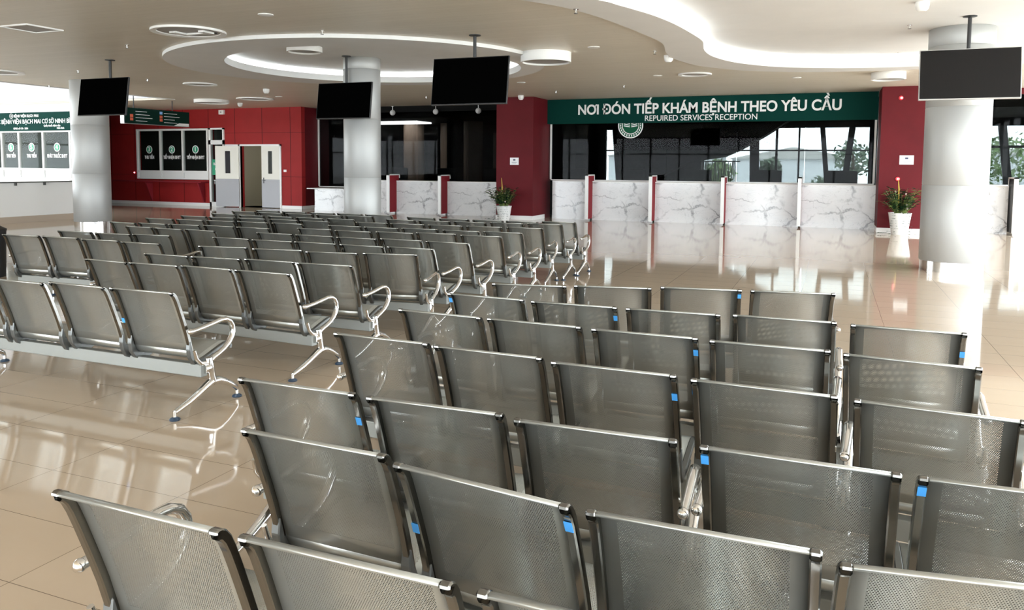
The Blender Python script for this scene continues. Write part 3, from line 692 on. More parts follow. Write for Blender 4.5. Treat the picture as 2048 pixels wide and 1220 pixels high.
for x, lb in ((-7.37, 'black chair back above the counter bay beside the left red pillar'), (-5.53, 'black chair back above the counter bay below the emblem'), (-3.60, 'black chair back above the middle sign bay, before the staircase'), (-1.68, 'black chair back before the bright windows, left one'), (.26, 'black chair back before the bright windows, beside right red pillar'), (-14.1, 'dark chair back just right of the middle round pillar'), (-12.2, 'dark chair back between the two dark maroon dividers'), (-10.4, 'dark chair back left of the left red pillar'), (2.95, 'dark chair back right of the right round pillar')):
    c = oc if first else copy_tree(oc, None, km); first = False
    c.location = (x, 23.05 if x > -8.5 or x > 2 else 23.9, 0 if x > -8.5 else -.03); tag(c, lb, 'office chair', 'black office chairs behind the counters')

# ------------------------------------------------------------------ outside
m = MB(); m.box(-60, 60, -40, 90, -.4, -.15); struct('ground', m, M['ground'])
def tree(x, y, h, r, mat, label, n=900):
    t = empty('tree', (x, y, -.15)); tag(t, label, 'tree', 'trees outside the back windows')
    m = MB(); m.tube([(0, 0, 0), (.05, 0, h * .4), (0, .05, h * .8)], [.14, .10, .04], 8); m.build('trunk', M['bark'], t, smooth=True)
    m = MB()
    for k in range(n):
        v = Vector((random.gauss(0, 1), random.gauss(0, 1), random.gauss(0, 1))).normalized() * r * random.uniform(.45, 1.0)
        v.z *= .9; c = Vector((0, 0, h - r)) + v; s_ = random.uniform(.07, .16)
        a = Vector((random.uniform(-1, 1), random.uniform(-1, 1), random.uniform(-1, 1))).normalized(); b = a.orthogonal().normalized()
        m.quad(c - a * s_, c - b * s_ * .5, c + a * s_, c + b * s_ * .5)
    m.build('foliage', mat, t, recalc=False)
for x, y, h, r, mt, lb, n_ in ((-2.15, 31.5, 2.15, .42, 'treefar', 'small round grey-green tree outside the office windows', 260), (.75, 33.5, 2.9, .85, 'treefar', 'large pale tree outside beside the right end of the office windows', 300), (-.3, 33.8, 1.5, .5, 'treefar', 'low shrubby tree outside under the large pale tree', 130), (6.0, 34, 3.3, 1.2, 'tree', 'green tree outside the window right of the right round pillar', 500), (8.4, 35, 3.2, 1.2, 'tree', 'green tree outside at the right picture edge', 500), (3.6, 37.5, 2.2, .9, 'tree', 'low green tree outside right of the right round pillar', 300), (-4.3, 33.0, 2.1, .7, 'tree', 'yellow-green tree outside behind the slatted blind', 400)):
    tree(x, y, h, r, M[mt], lb, n_)
for k, (x, w_, h) in enumerate(((-14, 5, 2.2), (-3, 5, 2.0), (9, 6, 2.4))):
    bd = empty('far_building', (x, 70, -.15)); tag(bd, ['pale far building seen through left office windows', 'pale far building in the middle of the office windows', 'pale far building behind the green trees'][k], 'building', 'pale buildings far outside')
    m = MB(); m.box(-w_, w_, 0, 4, 0, h + .4); m.build('wall', M['far'], bd)
    m = MB(); m.prism([(-w_ - .3, h + .4), (w_ + .3, h + .4), (0, h + 1.4)], 'y', -.3, 4.3); m.build('roof', M['grille'], bd)

# side and rear facades of the hall: mullioned openings where daylight enters
def facade(n, axis, pos, a, b, step, zt=3.55, zb=0.0):
    w = empty('window_%d' % n, (0, 0, 0)); w['kind'] = 'structure'
    m = MB(); k = a
    def bx(p0, p1, z0, z1):
        if axis == 'x': m.box(pos - .06, pos + .06, p0, p1, z0, z1)
        else: m.box(p0, p1, pos - .06, pos + .06, z0, z1)
    while k <= b + .01: bx(k - .05, k + .05, zb, zt); k += step
    bx(a, b, 2.35, 2.43); bx(a, b, zt - .1, zt + .4); bx(a, b, zb, zb + .12)
    m.build('window_frame', M['black'], w)
facade(7, 'x', 6.3, -8.5, 28.5, 1.85)
facade(8, 'y', -8.5, -33, 6.3, 1.95)
facade(9, 'x', -33.5, -8.5, 22, 1.9)

# ------------------------------------------------------------------ ceiling fittings
def drum(x, y, r, h, z, label):
    t = empty('drum_light', (x, y, z)); tag(t, label, 'ceiling light')
    m = MB(); n = 48
    m.lathe([(r, 0), (r, -h), (r - .03, -h), (r - .03, -.02)], seg=n, caps=False); m.build('drum_shade', M['white'], t, smooth=True)
    m = MB(); m.lathe([(r - .032, -h + .03), (r - .032, -h + .035)], seg=n); m.build('diffuser', M['lampglass'], t)
drum(-4.68, 12.98, .44, .17, ZC, 'large white drum light on timber ceiling right of the middle television')
drum(1.02, 18.0, .33, .15, ZC, 'white drum light before the right red pillar')
drum(-9.04, 12.0, .32, .10, ZU, 'white drum light inside the oval ceiling recess')
drum(-18.0, 19.2, .52, .10, ZC, 'white drum light above the hanging direction sign')
def ringlight(x, y, r, label, inner=.78, z=ZC):
    t = empty('ring_light', (x, y, z)); tag(t, label, 'ceiling light')
    m = MB(); m.lathe([(r * inner, 0), (r * inner, -.02), (r, -.03), (r, 0)], seg=48, caps=False); m.build('ring_trim', M['white'], t, smooth=True)
    m = MB(); m.lathe([(r * inner, -.004), (r * inner, -.001)], seg=48); m.build('diffuser', M['grille'], t)
    return t
rl = ringlight(-8.92, 9.08, .53, 'large round recessed ceiling light with open ring above the left television side', .84)
m = MB(); m.box(-.28, -.16, -.1, .2, -.03, -.006); m.box(-.16, .20, .12, .20, -.03, -.006); m.box(.20, .30, -.02, .2, -.035, -.006); m.build('ballast', M['white'], rl)
m = MB(); m.box(-.2, .3, .22, .26, -.02, -.006); m.build('crossbar', M['black'], rl)
ringlight(-2.76, 16.99, .35, 'round recessed ceiling light with white ring above the sign')
ringlight(-14.6, 15.2, .40, 'round recessed ceiling light above the hanging direction sign')
ringlight(-17.0, 11.7, .55, 'round recessed ceiling light at left picture edge')
ringlight(-16.3, 19.2, .55, 'round recessed ceiling light near the red wall, right of the drum light')
def small(name, x, y, z, prof, mat, label, cat, group=None):
    m = MB(); m.lathe(prof, seg=24); o = m.build(name, mat, loc=(x, y, z), smooth=True); tag(o, label, cat, group); return o
for x, y, lb in ((-6.97, 8.44, 'flat round speaker in the ceiling above the near middle of the room'), (-3.71, 12.61, 'flat round speaker in timber ceiling right of the large drum light'), (-3.56, 17.02, 'flat round speaker in timber ceiling left of the recessed ring above the sign'), (-.78, 18.36, 'flat round speaker in timber ceiling above the letters of the sign'), (-15.1, 18.81, 'flat round speaker in timber ceiling before the red wall'), (-6.9, 17.42, 'flat round speaker in timber ceiling right of the middle television')):
    small('ceiling_speaker', x, y, ZC, [(.10, 0), (.10, -.008), (.085, -.014), (.0, -.014)][:3], M['white'], lb, 'speaker', 'flat ceiling speakers')
def sprinkler(x, y, z, lb):
    t = empty('sprinkler', (x, y, z)); tag(t, lb, 'sprinkler', 'ceiling sprinklers')
    m = MB(); m.lathe([(.035, 0), (.035, -.006), (.012, -.008), (.010, -.05)], seg=12); m.build('body', M['chrome'], t, smooth=True)
    m = MB(); m.lathe([(.026, -.052), (.026, -.056)], seg=12); m.build('deflector', M['bracket'], t)
for x, y, z, lb in ((-10.97, 9.8, ZC, 'sprinkler left of the large round recessed light'), (-7.01, 9.73, ZC, 'sprinkler in front of the oval recess'), (-2.94, 9.21, ZB, 'sprinkler at the edge of the curved white band'), (1.07, 16.38, ZU, 'sprinkler on white ceiling left of the right television'), (-2.86, 13.4, ZC, 'sprinkler beside the white dome by the curved band'), (1.01, 13.25, ZU, 'sprinkler on white ceiling beside the top of the right round pillar'), (-14.97, 13.92, ZC, 'sprinkler right of the left television'), (-10.93, 20.14, ZC, 'sprinkler above the glazed office left of the middle television'), (-11.09, 14.04, ZU, 'sprinkler inside the oval recess below the drum light'), (-6.81, 19.7, ZC, 'sprinkler above the left end of the sign'), (-4.77, 18.87, ZC, 'sprinkler above the first words of the sign'), (-18.7, 14.25, ZC, 'sprinkler on the ceiling left of the left television'), (-15.04, 12.15, ZC, 'sprinkler beside the pole of the left television')):
    sprinkler(x, y, z, lb)
for x, y, z, lb in ((-2.74, 14.0, ZC, 'white dome fitting at the cusp of the curved white band'), (1.01, 11.48, ZU, 'white smoke detector at the top edge of the white ceiling'), (-13.9, 16.81, ZC, 'white dome fitting on timber ceiling left of the television on the pillar'), (-17.98, 20.45, ZC, 'white dome fitting near the top of the red wall'), (-8.2, 20.7, ZC, 'white dome fitting just above the left red pillar')):
    small('ceiling_dome', x, y, z, [(.085, 0), (.085, -.04), (.075, -.09), (.045, -.12)], M['pot'], lb, 'ceiling dome', 'white ceiling domes')
for x, y, lb in ((-13.85, 23.15, 'white globe lamp nearest the middle round pillar'), (-12.18, 23.1, 'white globe lamp under the bottom edge of the middle television, left'), (-10.63, 23.1, 'white globe lamp closest to the left red pillar')):
    t = empty('globe_lamp', (x, y, ZC)); tag(t, lb, 'lamp', 'white globe lamps before the glazed office')
    m = MB(); m.lathe([(.05, 0), (.05, -.012), (.012, -.02), (.012, -.14)], seg=16); m.build('stem', M['white'], t, smooth=True)
    m = MB(); m.ball((0, 0, -.22), .095, 20); m.build('globe', M['globe'], t, smooth=True)
hp = empty('ceiling_hatch', (-10.92, 8.08, ZC)); tag(hp, 'square framed access panel in the ceiling at top left', 'ceiling hatch')
m = MB(); s_ = .29
m.box(-s_, s_, -s_, -s_ + .03, -.02, 0); m.box(-s_, s_, s_ - .03, s_, -.02, 0); m.box(-s_, -s_ + .03, -s_ + .03, s_ - .03, -.02, 0); m.box(s_ - .03, s_, -s_ + .03, s_ - .03, -.02, 0); m.build('hatch_frame', M['white'], hp)
m = MB(); m.box(-s_ + .03, s_ - .03, -s_ + .03, s_ - .03, -.008, 0); m.build('hatch_panel', M['grille'], hp)

# ------------------------------------------------------------------ hanging televisions
def television(x, y, zceil, zc, yaw, tilt, label, scr, bez='bezel', w=1.25, h=.72, dx=0.0):
    t = empty('television', (x, y, zceil), yaw); tag(t, label, 'television', 'televisions on ceiling poles')
    zt = zc - zceil
    p = MB(); p.lathe([(.09, 0), (.09, -.012), (.03, -.02)], seg=24); p.tube([(0, 0, -.01), (0, 0, zt + .10)], .026, 12); p.build('ceiling_pole', M['pole'], t, smooth=True)
    b = MB(); b.box(-.09, .09, -.12, .03, -.10, .10, .004); b.box(-.20, .20, -.135, -.115, -.16, .16); b.build('mount_bracket', M['pole'], t, loc=(0, 0, zt))
    c = MB(); c.box(-w / 2 + dx, w / 2 + dx, -.04, .0, -h / 2, h / 2, .006); body = c.build('tv_body', M[bez], t, loc=(0, -.15, zt), rot=(-tilt, 0, 0))
    s = MB(); s.box(-w / 2 + .012 + dx, w / 2 - .012 + dx, -.043, -.040, -h / 2 + .018, h / 2 - .012); s.build('screen', M[scr], body)
    return t
TL = R(8)
television(-12.88, 11.1, ZC, 2.83, R(0), TL, 'black television hanging beside the left round pillar', 'screen_dull')
television(-9.0, 13.28, ZU, 2.83, R(0), TL, 'black television hanging before the middle round pillar', 'screen_dull', dx=.06)
television(-5.06, 10.86, ZC, 2.84, R(0), TL, 'black television hanging in the open, largest of the blank black ones', 'screen_dull')
television(1.73, 12.76, ZU, 2.90, R(0), TL, 'television with bright reflections hanging before the right round pillar', 'screen', 'bezel_silver')

# hanging direction sign
ds = empty('direction_sign', (-19.55, 18.5, 2.99), R(90) - R(1)); tag(ds, 'dark green direction sign hung on two rods before the red wall', 'sign')
m = MB(); m.box(-1.25, 1.25, -.07, .07, -.235, .235, .004); m.build('sign_case', M['green_dark'], ds)
m = MB(); m.box(-1.25, 1.25, -.075, .075, -.245, -.228); m.box(-1.27, -1.245, -.075, .075, -.24, .235); m.build('sign_edge', M['bezel_silver'], ds)
for x in (-.85, .62):
    m = MB(); m.lathe([(.014, .23), (.014, .60)], c=(x, 0, 0), seg=8); m.build('hanging_rod', M['pole'], ds)
for k in range(4):
    for x0 in (-.85, .22):
        m = MB(); m.box(x0, x0 + .42 + .1 * ((k * 7 + int(x0 > 0)) % 3), -.074, -.070, .133 - k * .095, .147 - k * .095); m.build('direction_line', M['letter'], ds)
for x, c, z in ((-1.05, 'redsign', .0), (-1.05, 'redsign', -.10), (.05, 'bluesign', .14), (.05, 'redsign', .02), (.05, 'redsign', -.08)):
    m = MB(); m.box(x, x + .11, -.074, -.070, z - .04, z + .045); m.build('pictogram', M[c], ds)
m = MB(); m.prism([(.60, -.228), (1.22, -.228), (1.22, -.14), (.82, -.14)], 'y', -.074, -.070); m.build('corner_mark', M['letter'], ds)

# ------------------------------------------------------------------ potted plants
def leaf_quad(m, c, d, ln, wd, droop=.3):
    d = d.normalized(); side = d.cross(Vector((0, 0, 1)))
    side = side.normalized() if side.length > .01 else Vector((1, 0, 0))
    p1 = c + d * ln * .5 + Vector((0, 0, -droop * ln * .12)); p2 = c + d * ln + Vector((0, 0, -droop * ln * .5))
    vs = [m.bm.verts.new(p) for p in (c, p1 - side * wd * .5, p2, p1 + side * wd * .5, p1 + Vector((0, 0, -.15 * wd)))]
    m.bm.faces.new((vs[0], vs[1], vs[4])); m.bm.faces.new((vs[1], vs[2], vs[4])); m.bm.faces.new((vs[2], vs[3], vs[4])); m.bm.faces.new((vs[3], vs[0], vs[4]))
def plant(x, y, r, h, top, label, tall):
    t = empty('potted_plant', (x, y, 0)); tag(t, label, 'plant')
    m = MB(); m.lathe([(r * .68, 0), (r * .72, .02), (r, h - .03), (r * 1.04, h), (r * .94, h), (r * .92, h - .05)], seg=28, caps=False); m.lathe([(r * .68, .0), (r * .68, .01)], seg=28); m.build('pot', M['pot'], t, smooth=True)
    m = MB(); m.lathe([(r * .92, h - .05), (r * .92, h - .04)], seg=24); m.build('soil', M['soil'], t)
    f = MB(); g = MB(); stems = MB()
    for k in range(70):
        a = random.uniform(0, 2 * math.pi); ln = random.uniform(.5, 1.0) * (top - h) ; sp = random.uniform(.08, .42) * (.25 if math.sin(a) > .1 else 1)
        base = Vector((math.cos(a) * r * .4, math.sin(a) * r * .4, h - .04)); tip = base + Vector((math.cos(a) * sp, math.sin(a) * sp, ln))
        mid = (base + tip) / 2 + Vector((0, 0, .06)); stems.tube([base, mid, tip], [.006, .005, .002], 5)
        for q in range(9):
            tt = .2 + .8 * q / 8; p = base.lerp(tip, tt) + Vector((0, 0, .04 * (1 - tt)))
            b = random.uniform(0, 2 * math.pi)
            leaf_quad(f if random.random() < .8 else g, p, Vector((math.cos(b), math.sin(b), random.uniform(-.1, .6))), random.uniform(.11, .19), random.uniform(.06, .09))
    for k in range(9):   # trailing strands down the pot front
        a = R(-90) + random.uniform(-1.2, 1.0)
        for q in range(9):
            zz = h - q * h / 8.5; rr = r * 1.08 + .01 * q * (1 if q > 6 else 0)
            p = Vector((math.cos(a) * rr, math.sin(a) * rr, max(zz, .02)))
            b = random.uniform(0, 2 * math.pi)
            leaf_quad(f, p, Vector((math.cos(b), math.sin(b) - .4, .1)), .075, .045)
    for k in range(14):
        p = Vector((-r - .04 - .022 * k, -.12 + .05 * math.sin(k), .03)); b = random.uniform(0, 6.28)
        leaf_quad(f, p, Vector((math.cos(b), math.sin(b), .3)), .085, .05)
    stems.build('stems', M['leaf_light'], t, recalc=False); f.build('foliage', M['leaf'], t, recalc=False); g.build('young_foliage', M['leaf_light'], t, recalc=False)
    s = MB(); s.tube([(-.04, -.02, h), (-.05, -.03, tall - .25), (-.07, -.03, tall)], [.010, .016, .006], 6); s.build('flower_spike', M['stalk'], t, smooth=True)
    s = MB()
    for k in range(7):
        a = random.uniform(0, 6.28); s.ball((math.cos(a) * .16, math.sin(a) * .16 - .08, h + random.uniform(.1, (top - h) * .8)), .020, 6)
    s.build('blossoms', M['petal'], t, smooth=True)
plant(1.55, 20.72, .25, .52, 1.15, 'bushy potted plant in white pot with tall yellow spike at the right red pillar', 1.34)
plant(-8.70, 20.70, .22, .42, 1.00, 'potted plant in white pot with pink blossom at the left red pillar', 1.22)

# ------------------------------------------------------------------ waiting benches
PITCH = .58; W = .5252; RW = .026; ZT = .7744
PROF = [(-.019, .7845), (-.0185, .7895), (-.0135, .7925), (-.004, .7915), (.010, .7835), (.024, .766), (.038, .737), (.056, .690), (.090, .595), (.117, .515), (.138, .440), (.152, .385), (.168, .350), (.192, .328), (.222, .320), (.265, .328), (.330, .350), (.400, .372), (.450, .384), (.482, .383), (.500, .370), (.508, .350), (.500, .332)]
DZ = ZT - .791
PROF = [(y, z + DZ) for y, z in PROF]
CUT = 11
def sheet(pts, w, name, mat, lip=True):
    bm = bmesh.new(); uvl = bm.loops.layers.uv.new('UVMap'); rows = []; s = 0; ss = []
    for i, p in enumerate(pts):
        if i: s += math.hypot(p[0] - pts[i - 1][0], p[1] - pts[i - 1][1])
        ss.append(s)
    n = len(pts); th = .0018
    nor = []
    for i in range(n):
        a = pts[max(i - 1, 0)]; b = pts[min(i + 1, n - 1)]; t = Vector((b[0] - a[0], b[1] - a[1])).normalized(); nor.append((t.y, -t.x))
    def layer(off):
        return [[bm.verts.new((x, pts[i][0] + nor[i][0] * off, pts[i][1] + nor[i][1] * off)) for x in (-w / 2, w / 2)] for i in range(n)]
    A, B = layer(th / 2), layer(-th / 2)
    def face(vs, uvs):
        f = bm.faces.new(vs); f.smooth = True
        for l, u in zip(f.loops, uvs): l[uvl].uv = u
    for i in range(n - 1):
        face((A[i][0], A[i][1], A[i + 1][1], A[i + 1][0]), ((0, ss[i]), (w, ss[i]), (w, ss[i + 1]), (0, ss[i + 1])))
        face((B[i][1], B[i][0], B[i + 1][0], B[i + 1][1]), ((w, ss[i]), (0, ss[i]), (0, ss[i + 1]), (w, ss[i + 1])))
        for c in (0, 1): face((A[i][c], A[i + 1][c], B[i + 1][c], B[i][c]), ((0, 0),) * 4)
    face((A[0][0], B[0][0], B[0][1], A[0][1]), ((0, 0),) * 4); face((A[-1][0], A[-1][1], B[-1][1], B[-1][0]), ((0, 0),) * 4)
    bmesh.ops.recalc_face_normals(bm, faces=bm.faces)
    me = bpy.data.meshes.new(name); bm.to_mesh(me); bm.free(); me.materials.append(mat)
    return me, ss[-1]
def bar_sweep(pts, x0, x1, d, back=True):
    # rectangular bar with softened edges following a side profile
    m = MB(); n = len(pts); rings = []
    for i in range(n):
        a = pts[max(i - 1, 0)]; b = pts[min(i + 1, n - 1)]; t = Vector((b[0] - a[0], b[1] - a[1])).normalized(); no = (-t.y, t.x)
        # profile runs top -> front, its rear side is along -no for the back
        o0, o1 = -.003, d
        c = .004
        sec = [(x0 + c, o0), (x1 - c, o0), (x1, o0 + c), (x1, o1 - c), (x1 - c, o1), (x0 + c, o1), (x0, o1 - c), (x0, o0 + c)]
        rings.append([m.bm.verts.new((x, pts[i][0] - no[0] * o, pts[i][1] - no[1] * o)) for x, o in sec])
    for a, b in zip(rings, rings[1:]):
        for k in range(8): m.bm.faces.new((a[k], a[(k + 1) % 8], b[(k + 1) % 8], b[k]))
    m.bm.faces.new(list(reversed(rings[0]))); m.bm.faces.new(rings[-1])
    return m
PW = W - 2 * RW
back_pts = PROF[:CUT + 1]; pan_pts = PROF[CUT:]
def plen(p): return sum(math.hypot(p[i + 1][0] - p[i][0], p[i + 1][1] - p[i][1]) for i in range(len(p) - 1))
M['perf_back'] = perforated('perforated_steel_back', plen(back_pts), PW); M['perf_seat'] = perforated('perforated_steel_seat', plen(pan_pts), PW)
me_back, _ = sheet(back_pts, PW, 'backrest', M['perf_back']); me_pan, _ = sheet(pan_pts, PW, 'seat', M['perf_seat'])
def mesh_of(mb, name, mat, smooth=True):
    o = mb.build(name, mat, smooth=smooth); me = o.data; bpy.data.objects.remove(o); return me
def cap(x0, x1):
    m = MB(); p = PROF[1:7]
    return m
railp = PROF[0:CUT + 1]
me_rail = [mesh_of(bar_sweep(railp, x0, x1, .024), 'side_rail', M['rail']) for x0, x1 in ((-W / 2, -W / 2 + RW), (W / 2 - RW, W / 2))]
edgep = PROF[CUT:]
me_edge = [mesh_of(bar_sweep(edgep, x0, x1, .020), 'seat_edge', M['bracket']) for x0, x1 in ((-W / 2, -W / 2 + RW), (W / 2 - RW, W / 2))]
def hook(x0, x1):
    m = MB(); o = [(.118, .455), (.112, .40), (.122, .345), (.150, .298), (.190, .276), (.240, .272), (.290, .290), (.335, .322)]
    i = [(.330, .338), (.270, .318), (.222, .306), (.185, .314), (.158, .338), (.143, .375), (.132, .420), (.126, .455)]
    m.prism([(a, b + DZ) for a, b in o + i], 'x', x0, x1)
    es = list(m.bm.edges); bmesh.ops.bevel(m.bm, geom=es, offset=.004, segments=1, affect='EDGES'); return m
me_hook = [mesh_of(hook(-W / 2 - .004, -W / 2 + .030), 'seat_bracket', M['bracket'], False), mesh_of(hook(W / 2 - .030, W / 2 + .004), 'seat_bracket', M['bracket'], False)]
m = MB(); m.box(-.011, .011, -.0012, .0012, -.016, .016); me_stick = mesh_of(m, 'sticker', M['blue'], False)
m = MB(); m.tube([(0, .235, .33), (0, .240, .29), (0, .246, .25), (0, .258, .20), (0, .268, .165)], [.024, .029, .029, .026, .030], 12, 1.0)
m.tube([(0, .266, .165), (0, .32, .160), (0, .38, .135), (0, .44, .098), (0, .478, .070), (0, .488, .052)], [.028, .024, .021, .019, .017, .013], 12)
m.tube([(0, .268, .170), (0, .21, .148), (0, .14, .115), (0, .06, .082), (0, -.02, .058), (0, -.055, .048)], [.028, .025, .022, .020, .018, .014], 12)
m.tube([(0, .488, .062), (0, .488, .020)], .012, 10); m.tube([(0, -.058, .058), (0, -.058, .020)], .012, 10)
m.tube([(0, .19, .262), (0, .235, .262)], .03, 10)
me_leg = mesh_of(m, 'leg', M['chrome'])
me_foot = []
for y in (-.058, .488):
    m = MB(); m.lathe([(.032, 0), (.034, .006), (.028, .014), (.010, .022)], c=(0, y, 0), seg=20); me_foot.append(mesh_of(m, 'foot', simple('foot_rubber', (.03, .05, .08), .3)))
arm = [(0, .238, .30), (0, .275, .322), (0, .325, .338), (0, .375, .360), (0, .420, .392), (0, .450, .430), (0, .462, .465), (0, .455, .505), (0, .432, .538), (0, .395, .556), (0, .345, .558), (0, .28, .548), (0, .20, .537), (0, .13, .530), (0, .088, .528)]
m = MB(); m.tube(arm, [.018, .017, .016, .016, .017, .018, .018, .018, .018, .017, .016, .015, .015, .015, .016], 12, 1.15); m.ball((0, .088, .528), .019, 14)
m.tube([(0, .115, .40), (0, .130, .345), (0, .165, .305), (0, .215, .296), (0, .27, .315), (0, .33, .340)], [.010, .013, .015, .015, .012, .009], 10)
me_arm = mesh_of(m, 'armrest', M['chrome'])

